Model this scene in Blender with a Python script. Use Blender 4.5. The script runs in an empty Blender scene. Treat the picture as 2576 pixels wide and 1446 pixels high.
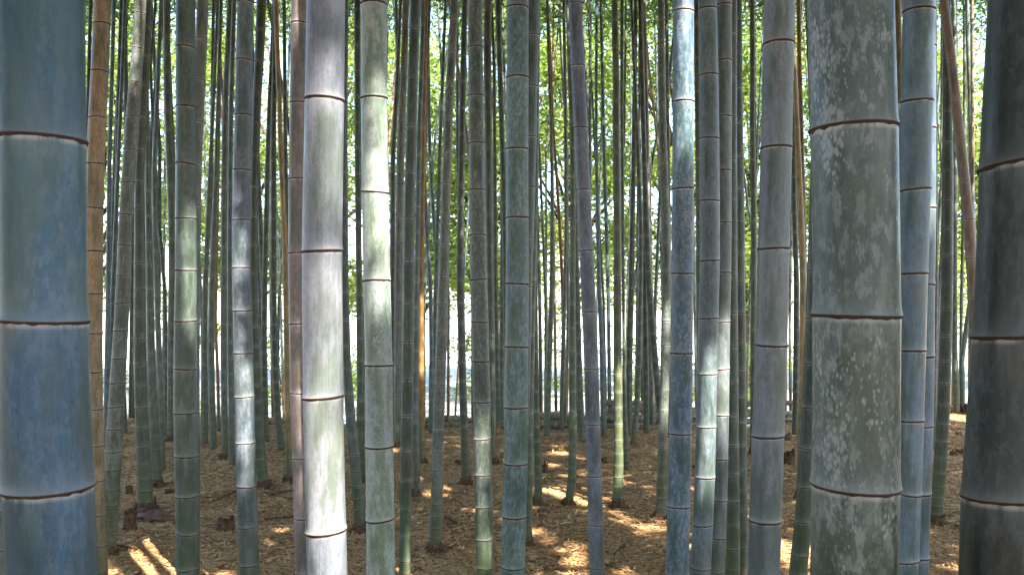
import bpy, math, random
import numpy as np

R = math.radians
SC = bpy.context.scene
COL = SC.collection
rng = np.random.default_rng(11)
random.seed(5)

# ------------------------------------------------------------------ camera
EYE = 1.85            # eye height above the grove floor (m)
F = 2003.0            # focal length in pixels of a 2576 px wide picture
CX, HZ = 1288.0, 770.0
cam = bpy.data.cameras.new('camera')
cam.sensor_width = 36.0
cam.lens = 36.0 * F / 2576.0
cam.shift_y = (HZ - 723.0) / 2576.0
cam.clip_start = 0.05
cam.clip_end = 3000.0
camo = bpy.data.objects.new('camera', cam)
camo.location = (0, 0, EYE)
camo.rotation_euler = (R(90), 0, 0)
COL.objects.link(camo)
SC.camera = camo

# ------------------------------------------------------------------ sky, sun, exposure
SUN_EL, SUN_BACK = R(50), R(35)      # elevation; angle off straight-behind, towards +x
S = np.array([math.sin(SUN_BACK) * math.cos(SUN_EL), -math.cos(SUN_BACK) * math.cos(SUN_EL), math.sin(SUN_EL)])
world = bpy.data.worlds.new('World')
SC.world = world
world.use_nodes = True
wn = world.node_tree.nodes
wl = world.node_tree.links
for n in list(wn):
    wn.remove(n)
wo = wn.new('ShaderNodeOutputWorld')
wb = wn.new('ShaderNodeBackground')
ws = wn.new('ShaderNodeTexSky')
ws.sky_type = 'NISHITA'
ws.sun_disc = False
ws.sun_elevation = SUN_EL
ws.sun_rotation = math.atan2(S[0], S[1])
ws.air_density = 1.0
ws.dust_density = 1.2
ws.ozone_density = 1.0
wb.inputs['Strength'].default_value = 0.13
wl.new(ws.outputs[0], wb.inputs['Color'])
wl.new(wb.outputs[0], wo.inputs['Surface'])
sl = bpy.data.lights.new('sun', 'SUN')
sl.energy = 4.6
sl.angle = R(0.53)
sl.color = (1.0, 0.93, 0.82)
so = bpy.data.objects.new('sun', sl)
COL.objects.link(so)
so.location = (6, -8, 20)
so.rotation_euler = (math.pi / 2 - SUN_EL, 0, math.atan2(S[1], S[0]) + math.pi / 2)
SC.view_settings.view_transform = 'Standard'
SC.view_settings.look = 'None'
SC.view_settings.gamma = 1.0
SC.view_settings.use_curve_mapping = False
SC.view_settings.exposure = 2.68
SC.render.engine = 'CYCLES'
cy = SC.cycles
cy.use_denoising = True
try:
    cy.denoiser = 'OPENIMAGEDENOISE'
    cy.denoising_input_passes = 'RGB_ALBEDO_NORMAL'
except Exception:
    pass
cy.max_bounces = 4
cy.use_adaptive_sampling = True
cy.adaptive_threshold = 0.025
cy.diffuse_bounces = 3
cy.glossy_bounces = 2
cy.transmission_bounces = 3
cy.transparent_max_bounces = 4
cy.sample_clamp_indirect = 6.0
cy.caustics_reflective = False
cy.caustics_refractive = False


# ------------------------------------------------------------------ node helpers
class NT:
    def __init__(s, mat):
        mat.use_nodes = True
        s.t = mat.node_tree
        for n in list(s.t.nodes):
            s.t.nodes.remove(n)
        s.out = s.t.nodes.new('ShaderNodeOutputMaterial')

    def n(s, kind, **kw):
        nd = s.t.nodes.new(kind)
        for k, v in kw.items():
            setattr(nd, k, v)
        return nd

    def l(s, a, b):
        s.t.links.new(a, b)

    def put(s, sock, v):
        if hasattr(v, 'is_output') or isinstance(v, bpy.types.NodeSocket):
            s.l(v, sock)
        else:
            sock.default_value = v

    def math(s, op, a, b=0.0, c=0.0, clamp=False):
        m = s.n('ShaderNodeMath', operation=op, use_clamp=clamp)
        s.put(m.inputs[0], a); s.put(m.inputs[1], b); s.put(m.inputs[2], c)
        return m.outputs[0]

    def vmath(s, op, a, b):
        m = s.n('ShaderNodeVectorMath', operation=op)
        s.put(m.inputs[0], a); s.put(m.inputs[1], b)
        return m.outputs[0]

    def mix(s, f, a, b, blend='MIX'):
        m = s.n('ShaderNodeMix', data_type='RGBA', blend_type=blend)
        s.put(m.inputs[0], f); s.put(m.inputs[6], a); s.put(m.inputs[7], b)
        return m.outputs[2]

    def ramp(s, v, lo, hi, a=0.0, b=1.0):
        m = s.n('ShaderNodeMapRange', interpolation_type='SMOOTHSTEP')
        s.put(m.inputs[0], v); s.put(m.inputs[1], lo); s.put(m.inputs[2], hi)
        s.put(m.inputs[3], a); s.put(m.inputs[4], b)
        return m.outputs[0]

    def noise(s, vec, scale=1.0, detail=3.0, rough=0.55):
        m = s.n('ShaderNodeTexNoise')
        s.put(m.inputs['Vector'], vec)
        m.inputs['Scale'].default_value = scale
        m.inputs['Detail'].default_value = detail
        m.inputs['Roughness'].default_value = rough
        return m.outputs[0]

    def attr(s, name, kind='GEOMETRY'):
        m = s.n('ShaderNodeAttribute', attribute_name=name, attribute_type=kind)
        return m

    def principled(s, col, rough, bump=None, bstr=0.3, bdist=0.01, spec=0.5):
        p = s.n('ShaderNodeBsdfPrincipled')
        s.put(p.inputs['Base Color'], col)
        s.put(p.inputs['Roughness'], rough)
        p.inputs['Specular IOR Level'].default_value = spec
        if bump is not None:
            b = s.n('ShaderNodeBump')
            b.inputs['Strength'].default_value = bstr
            b.inputs['Distance'].default_value = bdist
            s.l(bump, b.inputs['Height'])
            s.l(b.outputs[0], p.inputs['Normal'])
        return p


def rgb(c):
    return (c[0], c[1], c[2], 1.0)


def make_culm_mat():
    m = bpy.data.materials.new('bamboo_skin')
    k = NT(m)
    tc = k.n('ShaderNodeTexCoord')
    info = k.n('ShaderNodeObjectInfo')
    seed = k.attr('seed', 'OBJECT').outputs['Fac']
    off = k.n('ShaderNodeCombineXYZ')
    k.l(k.math('MULTIPLY', seed, 37.0), off.inputs[0])
    k.l(k.math('MULTIPLY', seed, 17.0), off.inputs[1])
    k.l(k.math('MULTIPLY', seed, 91.0), off.inputs[2])
    co = k.vmath('ADD', tc.outputs['Object'], off.outputs[0])
    tint = info.outputs['Color']
    spot_amt = info.outputs['Alpha']
    big = k.noise(k.vmath('MULTIPLY', co, (17, 17, 4.5)), 1.0, 4.0, 0.6)
    mid = k.noise(k.vmath('MULTIPLY', co, (45, 45, 9)), 1.0, 3.0, 0.6)
    streak = k.noise(k.vmath('MULTIPLY', co, (210, 210, 4.5)), 1.0, 2.0, 0.5)
    grain = k.noise(k.vmath('MULTIPLY', co, (420, 420, 130)), 1.0, 2.0, 0.6)
    # weathering: the waxy grey skin wears off to darker olive green in patches
    olive = k.mix(1.0, tint, rgb((0.52, 0.62, 0.46)), 'MULTIPLY')
    waxy = k.mix(1.0, tint, rgb((1.18, 1.15, 1.20)), 'MULTIPLY')
    f = k.ramp(k.math('ADD', big, k.math('MULTIPLY', k.math('SUBTRACT', mid, 0.5), 0.35)), 0.38, 0.62)
    col = k.mix(f, olive, waxy)
    col = k.mix(0.55, col, k.mix(streak, rgb((0.45, 0.45, 0.45)), rgb((1.45, 1.45, 1.45))), 'MULTIPLY')
    col = k.mix(0.75, col, k.mix(grain, rgb((0.5, 0.5, 0.5)), rgb((1.4, 1.4, 1.4))), 'MULTIPLY')
    # powdery mottling: flakes of grey bloom left on the darker skin
    fl = k.noise(k.vmath('MULTIPLY', co, (75, 75, 34)), 1.0, 6.0, 0.68)
    fl = k.math('MULTIPLY', k.ramp(fl, 0.48, 0.56), k.ramp(big, 0.34, 0.60, 0.15, 1.0))
    fl = k.math('MULTIPLY', fl, k.ramp(spot_amt, 0.0, 0.5, 0.20, 0.72))
    col = k.mix(fl, col, k.mix(0.5, tint, rgb((0.36, 0.37, 0.38))))
    dk = k.noise(k.vmath('MULTIPLY', co, (110, 110, 60)), 1.0, 5.0, 0.65)
    col = k.mix(k.math('MULTIPLY', k.ramp(dk, 0.52, 0.64), k.ramp(spot_amt, 0.0, 0.4, 0.34, 0.6)), col, k.mix(1.0, tint, rgb((0.42, 0.50, 0.40)), 'MULTIPLY'))
    moss = k.attr('moss', 'OBJECT').outputs['Fac']
    ms = k.noise(k.vmath('MULTIPLY', co, (15, 15, 5)), 1.0, 5.0, 0.6)
    col = k.mix(k.math('MULTIPLY', k.ramp(ms, 0.46, 0.62), moss), col, k.mix(0.45, tint, rgb((0.075, 0.085, 0.035))))
    # internodes of one culm differ a little
    rv = k.ramp(info.outputs['Random'], 0.0, 1.0, 0.88, 1.12)
    col = k.mix(k.ramp(info.outputs['Random'], 0.35, 1.0, 0.0, 0.38), col, k.mix(1.0, col, rgb((1.12, 1.02, 0.78)), 'MULTIPLY'))
    scr = k.noise(k.vmath('MULTIPLY', co, (260, 260, 14)), 1.0, 3.0, 0.7)
    col = k.mix(k.ramp(scr, 0.66, 0.76, 0.0, 0.5), col, rgb((0.05, 0.045, 0.035)))
    hs = k.n('ShaderNodeHueSaturation')
    k.l(rv, hs.inputs['Value']); k.l(col, hs.inputs['Color'])
    col = hs.outputs[0]
    # lichen spots
    vor = k.n('ShaderNodeTexVoronoi', feature='F1')
    k.l(k.vmath('MULTIPLY', k.vmath('ADD', co, k.vmath('MULTIPLY', mid, (0.02, 0.02, 0.03))), (175, 175, 98)), vor.inputs['Vector'])
    vor.inputs['Scale'].default_value = 1.0
    vor.inputs['Randomness'].default_value = 1.0
    thr = k.ramp(k.noise(k.vmath('MULTIPLY', co, (11, 11, 4.5)), 1.0, 4.0, 0.65), 0.40, 0.68, 0.0, 0.60)
    sp = k.math('SUBTRACT', k.math('MULTIPLY', thr, k.ramp(spot_amt, 0.0, 1.0, 0.0, 1.25)), vor.outputs['Distance'])
    sp = k.ramp(sp, -0.12, 0.26)
    sp = k.math('MULTIPLY', sp, k.ramp(spot_amt, 0.02, 0.6, 0.0, 0.72))
    pale = k.mix(0.6, tint, rgb((0.42, 0.43, 0.45)))
    col = k.mix(sp, col, pale)
    # pale bloom hugging the joints, below and above each ring
    lo = k.attr('low').outputs['Fac']
    hi = k.attr('high').outputs['Fac']
    b1 = k.math('ADD', k.math('MULTIPLY', k.math('POWER', 2.718, k.math('MULTIPLY', lo, -130.0)), 0.6), k.math('MULTIPLY', k.math('POWER', 2.718, k.math('MULTIPLY', lo, -32.0)), 0.35))
    b2 = k.math('MULTIPLY', k.math('POWER', 2.718, k.math('MULTIPLY', hi, -34.0)), k.ramp(mid, 0.3, 0.7, 0.05, 0.75))
    bl = k.math('MULTIPLY', k.math('MAXIMUM', b1, b2), 0.56, clamp=True)
    col = k.mix(bl, col, k.mix(0.5, k.mix(1.0, tint, rgb((1.5, 1.5, 1.5)), 'MULTIPLY'), rgb((0.42, 0.42, 0.44))))
    # thin pale skin edge right under the ring
    edge = k.math('MULTIPLY', k.ramp(hi, 0.006, 0.013, 1.0, 0.0), k.ramp(mid, 0.3, 0.6, 0.05, 0.5))
    col = k.mix(edge, col, rgb((0.50, 0.45, 0.43)))
    # moss and mud close to the ground
    geo = k.n('ShaderNodeNewGeometry')
    sx = k.n('ShaderNodeSeparateXYZ')
    k.l(geo.outputs['Position'], sx.inputs[0])
    mz = k.math('ADD', sx.outputs[2], k.math('MULTIPLY', k.math('SUBTRACT', big, 0.5), 0.9))
    col = k.mix(k.ramp(mz, 0.05, 1.1, 0.72, 0.0), col, rgb((0.055, 0.078, 0.03)))
    col = k.mix(k.ramp(mz, -0.15, 0.22, 0.85, 0.0), col, rgb((0.10, 0.055, 0.025)))
    h = k.math('ADD', k.math('MULTIPLY', streak, 0.6), k.math('MULTIPLY', grain, 0.5))
    rough = k.ramp(f, 0.0, 1.0, 0.38, 0.56)
    p = k.principled(col, rough, h, 0.16, 0.004, 0.45)
    k.l(p.outputs[0], k.out.inputs[0])
    return m


def make_ring_mat():
    m = bpy.data.materials.new('sheath_scar')
    k = NT(m)
    tc = k.n('ShaderNodeTexCoord')
    lip = k.attr('lip').outputs['Fac']
    nz = k.noise(k.vmath('MULTIPLY', tc.outputs['Object'], (160, 160, 160)), 1.0, 3.0)
    dark = k.mix(nz, rgb((0.022, 0.015, 0.012)), rgb((0.075, 0.044, 0.032)))
    light = k.mix(nz, rgb((0.16, 0.11, 0.07)), rgb((0.30, 0.22, 0.14)))
    col = k.mix(lip, dark, light)
    p = k.principled(col, 0.75, nz, 0.5, 0.003, 0.25)
    k.l(p.outputs[0], k.out.inputs[0])
    return m


def make_leaf_mat(name, c0, c1, trans=0.45, rough=0.45):
    m = bpy.data.materials.new(name)
    k = NT(m)
    rnd = k.attr('rnd').outputs['Fac']
    col = k.mix(rnd, rgb(c0), rgb(c1))
    p = k.principled(col, rough, spec=0.35)
    t = k.n('ShaderNodeBsdfTranslucent')
    k.l(k.mix(1.0, col, rgb((1.25, 1.35, 0.55)), 'MULTIPLY'), t.inputs['Color'])
    mx = k.n('ShaderNodeMixShader')
    mx.inputs[0].default_value = trans
    k.l(p.outputs[0], mx.inputs[1])
    k.l(t.outputs[0], mx.inputs[2])
    k.l(mx.outputs[0], k.out.inputs[0])
    return m


def make_plain(name, c0, c1, scale=(20, 20, 20), rough=0.8, bstr=0.5, bdist=0.01):
    m = bpy.data.materials.new(name)
    k = NT(m)
    tc = k.n('ShaderNodeTexCoord')
    nz = k.noise(k.vmath('MULTIPLY', tc.outputs['Object'], scale), 1.0, 5.0, 0.6)
    col = k.mix(k.ramp(nz, 0.3, 0.7), rgb(c0), rgb(c1))
    p = k.principled(col, rough, nz, bstr, bdist, 0.3)
    k.l(p.outputs[0], k.out.inputs[0])
    return m


def make_ground_mat():
    m = bpy.data.materials.new('leaf_mould')
    k = NT(m)
    geo = k.n('ShaderNodeNewGeometry')
    pos = geo.outputs['Position']
    a = k.noise(pos, 2.2, 5.0, 0.6)
    b = k.noise(pos, 38.0, 4.0, 0.65)
    c = k.noise(k.vmath('MULTIPLY', pos, (150, 60, 60)), 1.0, 2.0, 0.6)
    col = k.mix(k.ramp(a, 0.3, 0.7), rgb((0.30, 0.17, 0.085)), rgb((0.44, 0.28, 0.14)))
    col = k.mix(k.ramp(b, 0.35, 0.65), rgb((0.17, 0.095, 0.048)), col)
    col = k.mix(k.ramp(c, 0.5, 0.75, 0, 0.6), col, rgb((0.42, 0.31, 0.18)))
    p = k.principled(col, 0.85, b, 0.9, 0.02, 0.2)
    k.l(p.outputs[0], k.out.inputs[0])
    return m


def make_litter_mat():
    m = bpy.data.materials.new('dry_leaves')
    k = NT(m)
    rnd = k.attr('rnd').outputs['Fac']
    geo = k.n('ShaderNodeNewGeometry')
    a = k.noise(geo.outputs['Position'], 1.7, 4.0, 0.6)
    r = k.n('ShaderNodeValToRGB')
    els = r.color_ramp.elements
    els[0].position = 0.0; els[0].color = rgb((0.16, 0.085, 0.055))
    els[1].position = 1.0; els[1].color = rgb((0.70, 0.48, 0.25))
    for p_, c_ in ((0.22, (0.37, 0.165, 0.068)), (0.5, (0.60, 0.325, 0.135)), (0.8, (0.68, 0.43, 0.20))):
        e = els.new(p_); e.color = rgb(c_)
    k.l(k.math('ADD', rnd, k.math('MULTIPLY', k.math('SUBTRACT', a, 0.5), 0.9), clamp=True), r.inputs[0])
    p = k.principled(r.outputs[0], 0.7, spec=0.3)
    k.l(p.outputs[0], k.out.inputs[0])
    return m


M_CULM = make_culm_mat()
M_RING = make_ring_mat()
M_LEAF = make_leaf_mat('bamboo_leaf', (0.045, 0.085, 0.018), (0.10, 0.16, 0.035), 0.42)
M_TREE = make_leaf_mat('tree_leaf', (0.13, 0.20, 0.055), (0.30, 0.36, 0.11), 0.5)
M_SHRUB = make_leaf_mat('shrub_leaf', (0.14, 0.22, 0.07), (0.28, 0.36, 0.12), 0.5)
M_BARK = make_plain('bark', (0.05, 0.038, 0.028), (0.13, 0.10, 0.075), (9, 9, 3), 0.9, 0.8, 0.03)
M_TWIG = make_plain('branch', (0.07, 0.08, 0.04), (0.14, 0.15, 0.08), (30, 30, 30), 0.7)
M_GROUND = make_ground_mat()
M_LITTER = make_litter_mat()
M_GRAVEL = make_plain('pale_gravel', (0.46, 0.44, 0.40), (0.62, 0.60, 0.56), (3, 3, 3), 0.9, 0.4, 0.02)
M_STUMP = make_plain('rotten_wood', (0.035, 0.02, 0.012), (0.15, 0.085, 0.04), (45, 45, 14), 0.9, 0.8, 0.01)
M_SHEATH = make_plain('dry_sheath', (0.10, 0.045, 0.03), (0.24, 0.13, 0.075), (30, 30, 30), 0.75, 0.4, 0.006)
M_ROOT = make_plain('root_soil', (0.045, 0.024, 0.014), (0.16, 0.085, 0.045), (60, 60, 60), 0.9, 0.8, 0.01)
M_DEADWOOD = make_plain('dead_wood', (0.10, 0.07, 0.055), (0.28, 0.22, 0.18), (10, 40, 40), 0.85, 0.6, 0.01)


# ------------------------------------------------------------------ ground shape
def sstep(t):
    t = np.clip(t, 0, 1)
    return t * t * (3 - 2 * t)


def crest(x):
    x = np.asarray(x, float)
    return 12.2 + 0.35 * np.maximum(0.0, x - 3.5) + 0.35 * np.sin(1.1 * x + .6) + 0.2 * np.sin(2.7 * x)


def ground_z(x, y):
    x = np.asarray(x, float); y = np.asarray(y, float)
    z = 0.022 * np.sin(1.3 * x + 0.7) * np.sin(1.1 * y + 0.4) + 0.014 * np.sin(2.9 * x + 1.9 * y) + 0.008 * np.sin(5.3 * x - 4.1 * y)
    z = z * sstep((40 - np.abs(y)) / 20)
    z = z + 0.10 * np.sin(1.7 * x + .3) ** 2 * np.exp(-((y - crest(x) - .3) / .7) ** 2)
    z = z - 1.35 * sstep((y - crest(x)) / 6.0)
    return z


def P(px, py, d):
    return np.array([(px - CX) / F * d, d, EYE + (HZ - py) / F * d])


def depth_of_base(py):
    return EYE * F / (py - HZ)


# ------------------------------------------------------------------ mesh helpers
def mesh_obj(name, verts, faces, mats, parent=None, smooth=True, mat_idx=None, attrs=None):
    me = bpy.data.meshes.new(name)
    if isinstance(verts, np.ndarray):
        verts = verts.tolist()
    if isinstance(faces, np.ndarray):
        faces = faces.tolist()
    me.from_pydata(verts, [], faces)
    for mt in mats:
        me.materials.append(mt)
    if smooth:
        me.polygons.foreach_set('use_smooth', np.ones(len(me.polygons), dtype=bool))
    if mat_idx is not None:
        me.polygons.foreach_set('material_index', np.asarray(mat_idx, dtype=np.int32))
    if attrs:
        for k, v in attrs.items():
            a = me.attributes.new(k, 'FLOAT', 'POINT')
            a.data.foreach_set('value', np.asarray(v, dtype=np.float32))
    me.update()
    o = bpy.data.objects.new(name, me)
    COL.objects.link(o)
    if parent is not None:
        o.parent = parent
    return o


def quads_mesh(name, V, mats, parent=None, rnd=None, extra=None):
    """V: (n,4,3) quads. extra: (verts, faces) with material 1."""
    n = len(V)
    me = bpy.data.meshes.new(name)
    vv = V.reshape(-1, 3)
    ev, ef = (np.zeros((0, 3)), np.zeros((0, 4), int)) if extra is None else extra
    allv = np.concatenate([vv, ev]) if len(ev) else vv
    me.vertices.add(len(allv))
    me.vertices.foreach_set('co', allv.astype(np.float32).ravel())
    f = np.arange(n * 4).reshape(n, 4)
    if len(ef):
        f = np.concatenate([f, ef + n * 4])
    me.loops.add(f.size)
    me.loops.foreach_set('vertex_index', f.astype(np.int32).ravel())
    me.polygons.add(len(f))
    me.polygons.foreach_set('loop_start', (np.arange(len(f)) * 4).astype(np.int32))
    for mt in mats:
        me.materials.append(mt)
    if len(ef):
        mi = np.zeros(len(f), dtype=np.int32); mi[n:] = 1
        me.polygons.foreach_set('material_index', mi)
    r = np.zeros(len(allv), dtype=np.float32)
    if rnd is not None:
        r[:n * 4] = np.repeat(rnd, 4)
    a = me.attributes.new('rnd', 'FLOAT', 'POINT')
    a.data.foreach_set('value', r)
    me.update(calc_edges=True)
    me.validate()
    o = bpy.data.objects.new(name, me)
    COL.objects.link(o)
    if parent is not None:
        o.parent = parent
    return o


def tag(o, label=None, cat=None, group=None, kind=None):
    if label: o['label'] = label
    if cat: o['category'] = cat
    if group: o['group'] = group
    if kind: o['kind'] = kind
    return o


def empty(name, loc):
    e = bpy.data.objects.new(name, None)
    e.empty_display_size = 0.1
    e.location = loc
    COL.objects.link(e)
    return e


def leaf_quads(c, u, L, W):
    """rhombic leaves: centres c, unit directions u (n,3)."""
    n = len(c)
    r = rng.normal(size=(n, 3))
    v = np.cross(u, r)
    v /= np.linalg.norm(v, axis=1)[:, None] + 1e-9
    nn = np.cross(u, v)
    L = np.asarray(L).reshape(-1, 1); W = np.asarray(W).reshape(-1, 1)
    sag = nn * L * 0.08
    return np.stack([c - u * L * 0.5 - sag, c - u * L * 0.08 + v * W * 0.5 + sag, c + u * L * 0.5 - sag, c - u * L * 0.08 - v * W * 0.5 + sag], axis=1)


def tri_tube(p0, p1, r0, r1, k=3):
    """straight tapered tubes, arrays (n,3): returns verts, quad faces."""
    n = len(p0)
    ax = p1 - p0
    ax = ax / (np.linalg.norm(ax, axis=1)[:, None] + 1e-9)
    a = np.cross(ax, np.array([0.31, 0.87, 0.39]))
    a /= np.linalg.norm(a, axis=1)[:, None] + 1e-9
    b = np.cross(ax, a)
    vs, fs = [], []
    for i in range(k):
        t = 2 * math.pi * i / k
        d = a * math.cos(t) + b * math.sin(t)
        vs.append(p0 + d * np.reshape(r0, (-1, 1)))
        vs.append(p1 + d * np.reshape(r1, (-1, 1)))
    V = np.stack(vs, axis=1)
    for i in range(k):
        j = (i + 1) % k
        fs.append([2 * i, 2 * j, 2 * j + 1, 2 * i + 1])
    Fq = (np.arange(n)[:, None, None] * (2 * k) + np.array(fs)[None]).reshape(-1, 4)
    return V.reshape(-1, 3), Fq


def polytube(pts, rads, k=6, cap=True):
    """one tube along a polyline (local coords)."""
    pts = np.asarray(pts, float)
    n = len(pts)
    tan = np.gradient(pts, axis=0)
    tan /= np.linalg.norm(tan, axis=1)[:, None] + 1e-9
    ref = np.array([0.0, 0.0, 1.0]) if abs(tan[0][2]) < 0.8 else np.array([1.0, 0, 0])
    V = []
    for i in range(n):
        a = np.cross(tan[i], ref); a /= np.linalg.norm(a) + 1e-9
        b = np.cross(tan[i], a)
        for j in range(k):
            t = 2 * math.pi * j / k
            V.append(pts[i] + rads[i] * (a * math.cos(t) + b * math.sin(t)))
    Fc = []
    for i in range(n - 1):
        for j in range(k):
            j2 = (j + 1) % k
            Fc.append((i * k + j, i * k + j2, (i + 1) * k + j2, (i + 1) * k + j))
    if cap:
        Fc.append(tuple(range(k))[::-1])
        Fc.append(tuple((n - 1) * k + j for j in range(k)))
    return np.array(V), Fc


# ------------------------------------------------------------------ sunlit gaps in the canopy
# world points that a gap in the leaves lets the sun reach: (point, radius)
GAPS = []


def gap_filter(c):
    keep = np.ones(len(c), bool)
    for t, r in GAPS:
        v = c - t
        al = v @ S
        d2 = (v * v).sum(1) - al * al
        keep &= ~((al > 0.3) & (d2 < (r + 0.17) ** 2))
    return keep


# ------------------------------------------------------------------ palette (base colours of the skins)
PAL = dict(
    blue=(.17, .235, .29), teal=(.15, .205, .205), slate=(.215, .235, .275), grey=(.25, .26, .245),
    greygreen=(.165, .195, .165), green=(.115, .15, .105), dark=(.085, .105, .08), pale=(.47, .47, .50),
    lightgreen=(.30, .35, .29), brown=(.48, .335, .235), pink=(.42, .33, .325), tan=(.46, .32, .18),
    orange=(.42, .22, .07), char=(.05, .06, .058), olive=(.20, .215, .085), pinkgrey=(.30, .265, .255))


def node_step(z, s):
    return s * (0.05 + 0.215 * (1 - math.exp(-max(z, 0) / 1.1)))


SEG_CACHE = {}


def lathe_faces(nr, k):
    key = (nr, k)
    if key not in SEG_CACHE:
        fs = []
        for i in range(nr - 1):
            for j in range(k):
                j2 = (j + 1) % k
                fs.append((i * k + j, i * k + j2, (i + 1) * k + j2, (i + 1) * k + j))
        SEG_CACHE[key] = fs
    return SEG_CACHE[key]


def crown(parent, world_base, axis, z0, z1, nb, nl, L, W, spread, with_branches=True, extra_c=None):
    """leafy branches of a bamboo from height z0 to z1; axis(z)->(x,y) local."""
    zb = z0 + (z1 - z0) * rng.random(nb) ** 0.8
    az = rng.random(nb) * 2 * math.pi
    tt = (zb - z0) / (z1 - z0)
    ln = spread * (1.0 - 0.55 * tt) * (0.6 + 0.6 * rng.random(nb))
    ax = np.array([axis(z) for z in zb])
    p0 = np.column_stack([ax, zb])
    dirv = np.column_stack([np.cos(az), np.sin(az), 0.35 + 0.25 * rng.random(nb)])
    p1 = p0 + dirv * ln[:, None] - np.array([0, 0, 1.0]) * (0.28 * ln[:, None] ** 1.5)
    per = max(1, nl // nb)
    t = 0.25 + 0.8 * rng.random((nb, per)) ** 0.8
    c = p0[:, None, :] + (p1 - p0)[:, None, :] * t[..., None]
    c = c + rng.normal(size=c.shape) * (0.10 + 0.14 * ln[:, None, None]) * np.array([1, 1, 0.7])
    c = c.reshape(-1, 3)
    if extra_c is not None:
        c = np.concatenate([c, extra_c])
    u = rng.normal(size=c.shape) * np.array([1, 1, 0.55]) + np.array([0, 0, -0.45])
    u /= np.linalg.norm(u, axis=1)[:, None]
    keep = gap_filter(c + np.asarray(world_base))
    c, u = c[keep], u[keep]
    n = len(c)
    Q = leaf_quads(c, u, L * (0.7 + 0.6 * rng.random(n)), W * (0.7 + 0.6 * rng.random(n)))
    ex = None
    if with_branches:
        ex = tri_tube(p0, p1, np.full(nb, 0.009), np.full(nb, 0.003))
    o = quads_mesh('foliage', Q, [M_LEAF, M_TWIG], parent, rng.random(n), ex)
    return o


CULMS = []      # (base, axis, radius, height) for checks


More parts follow.
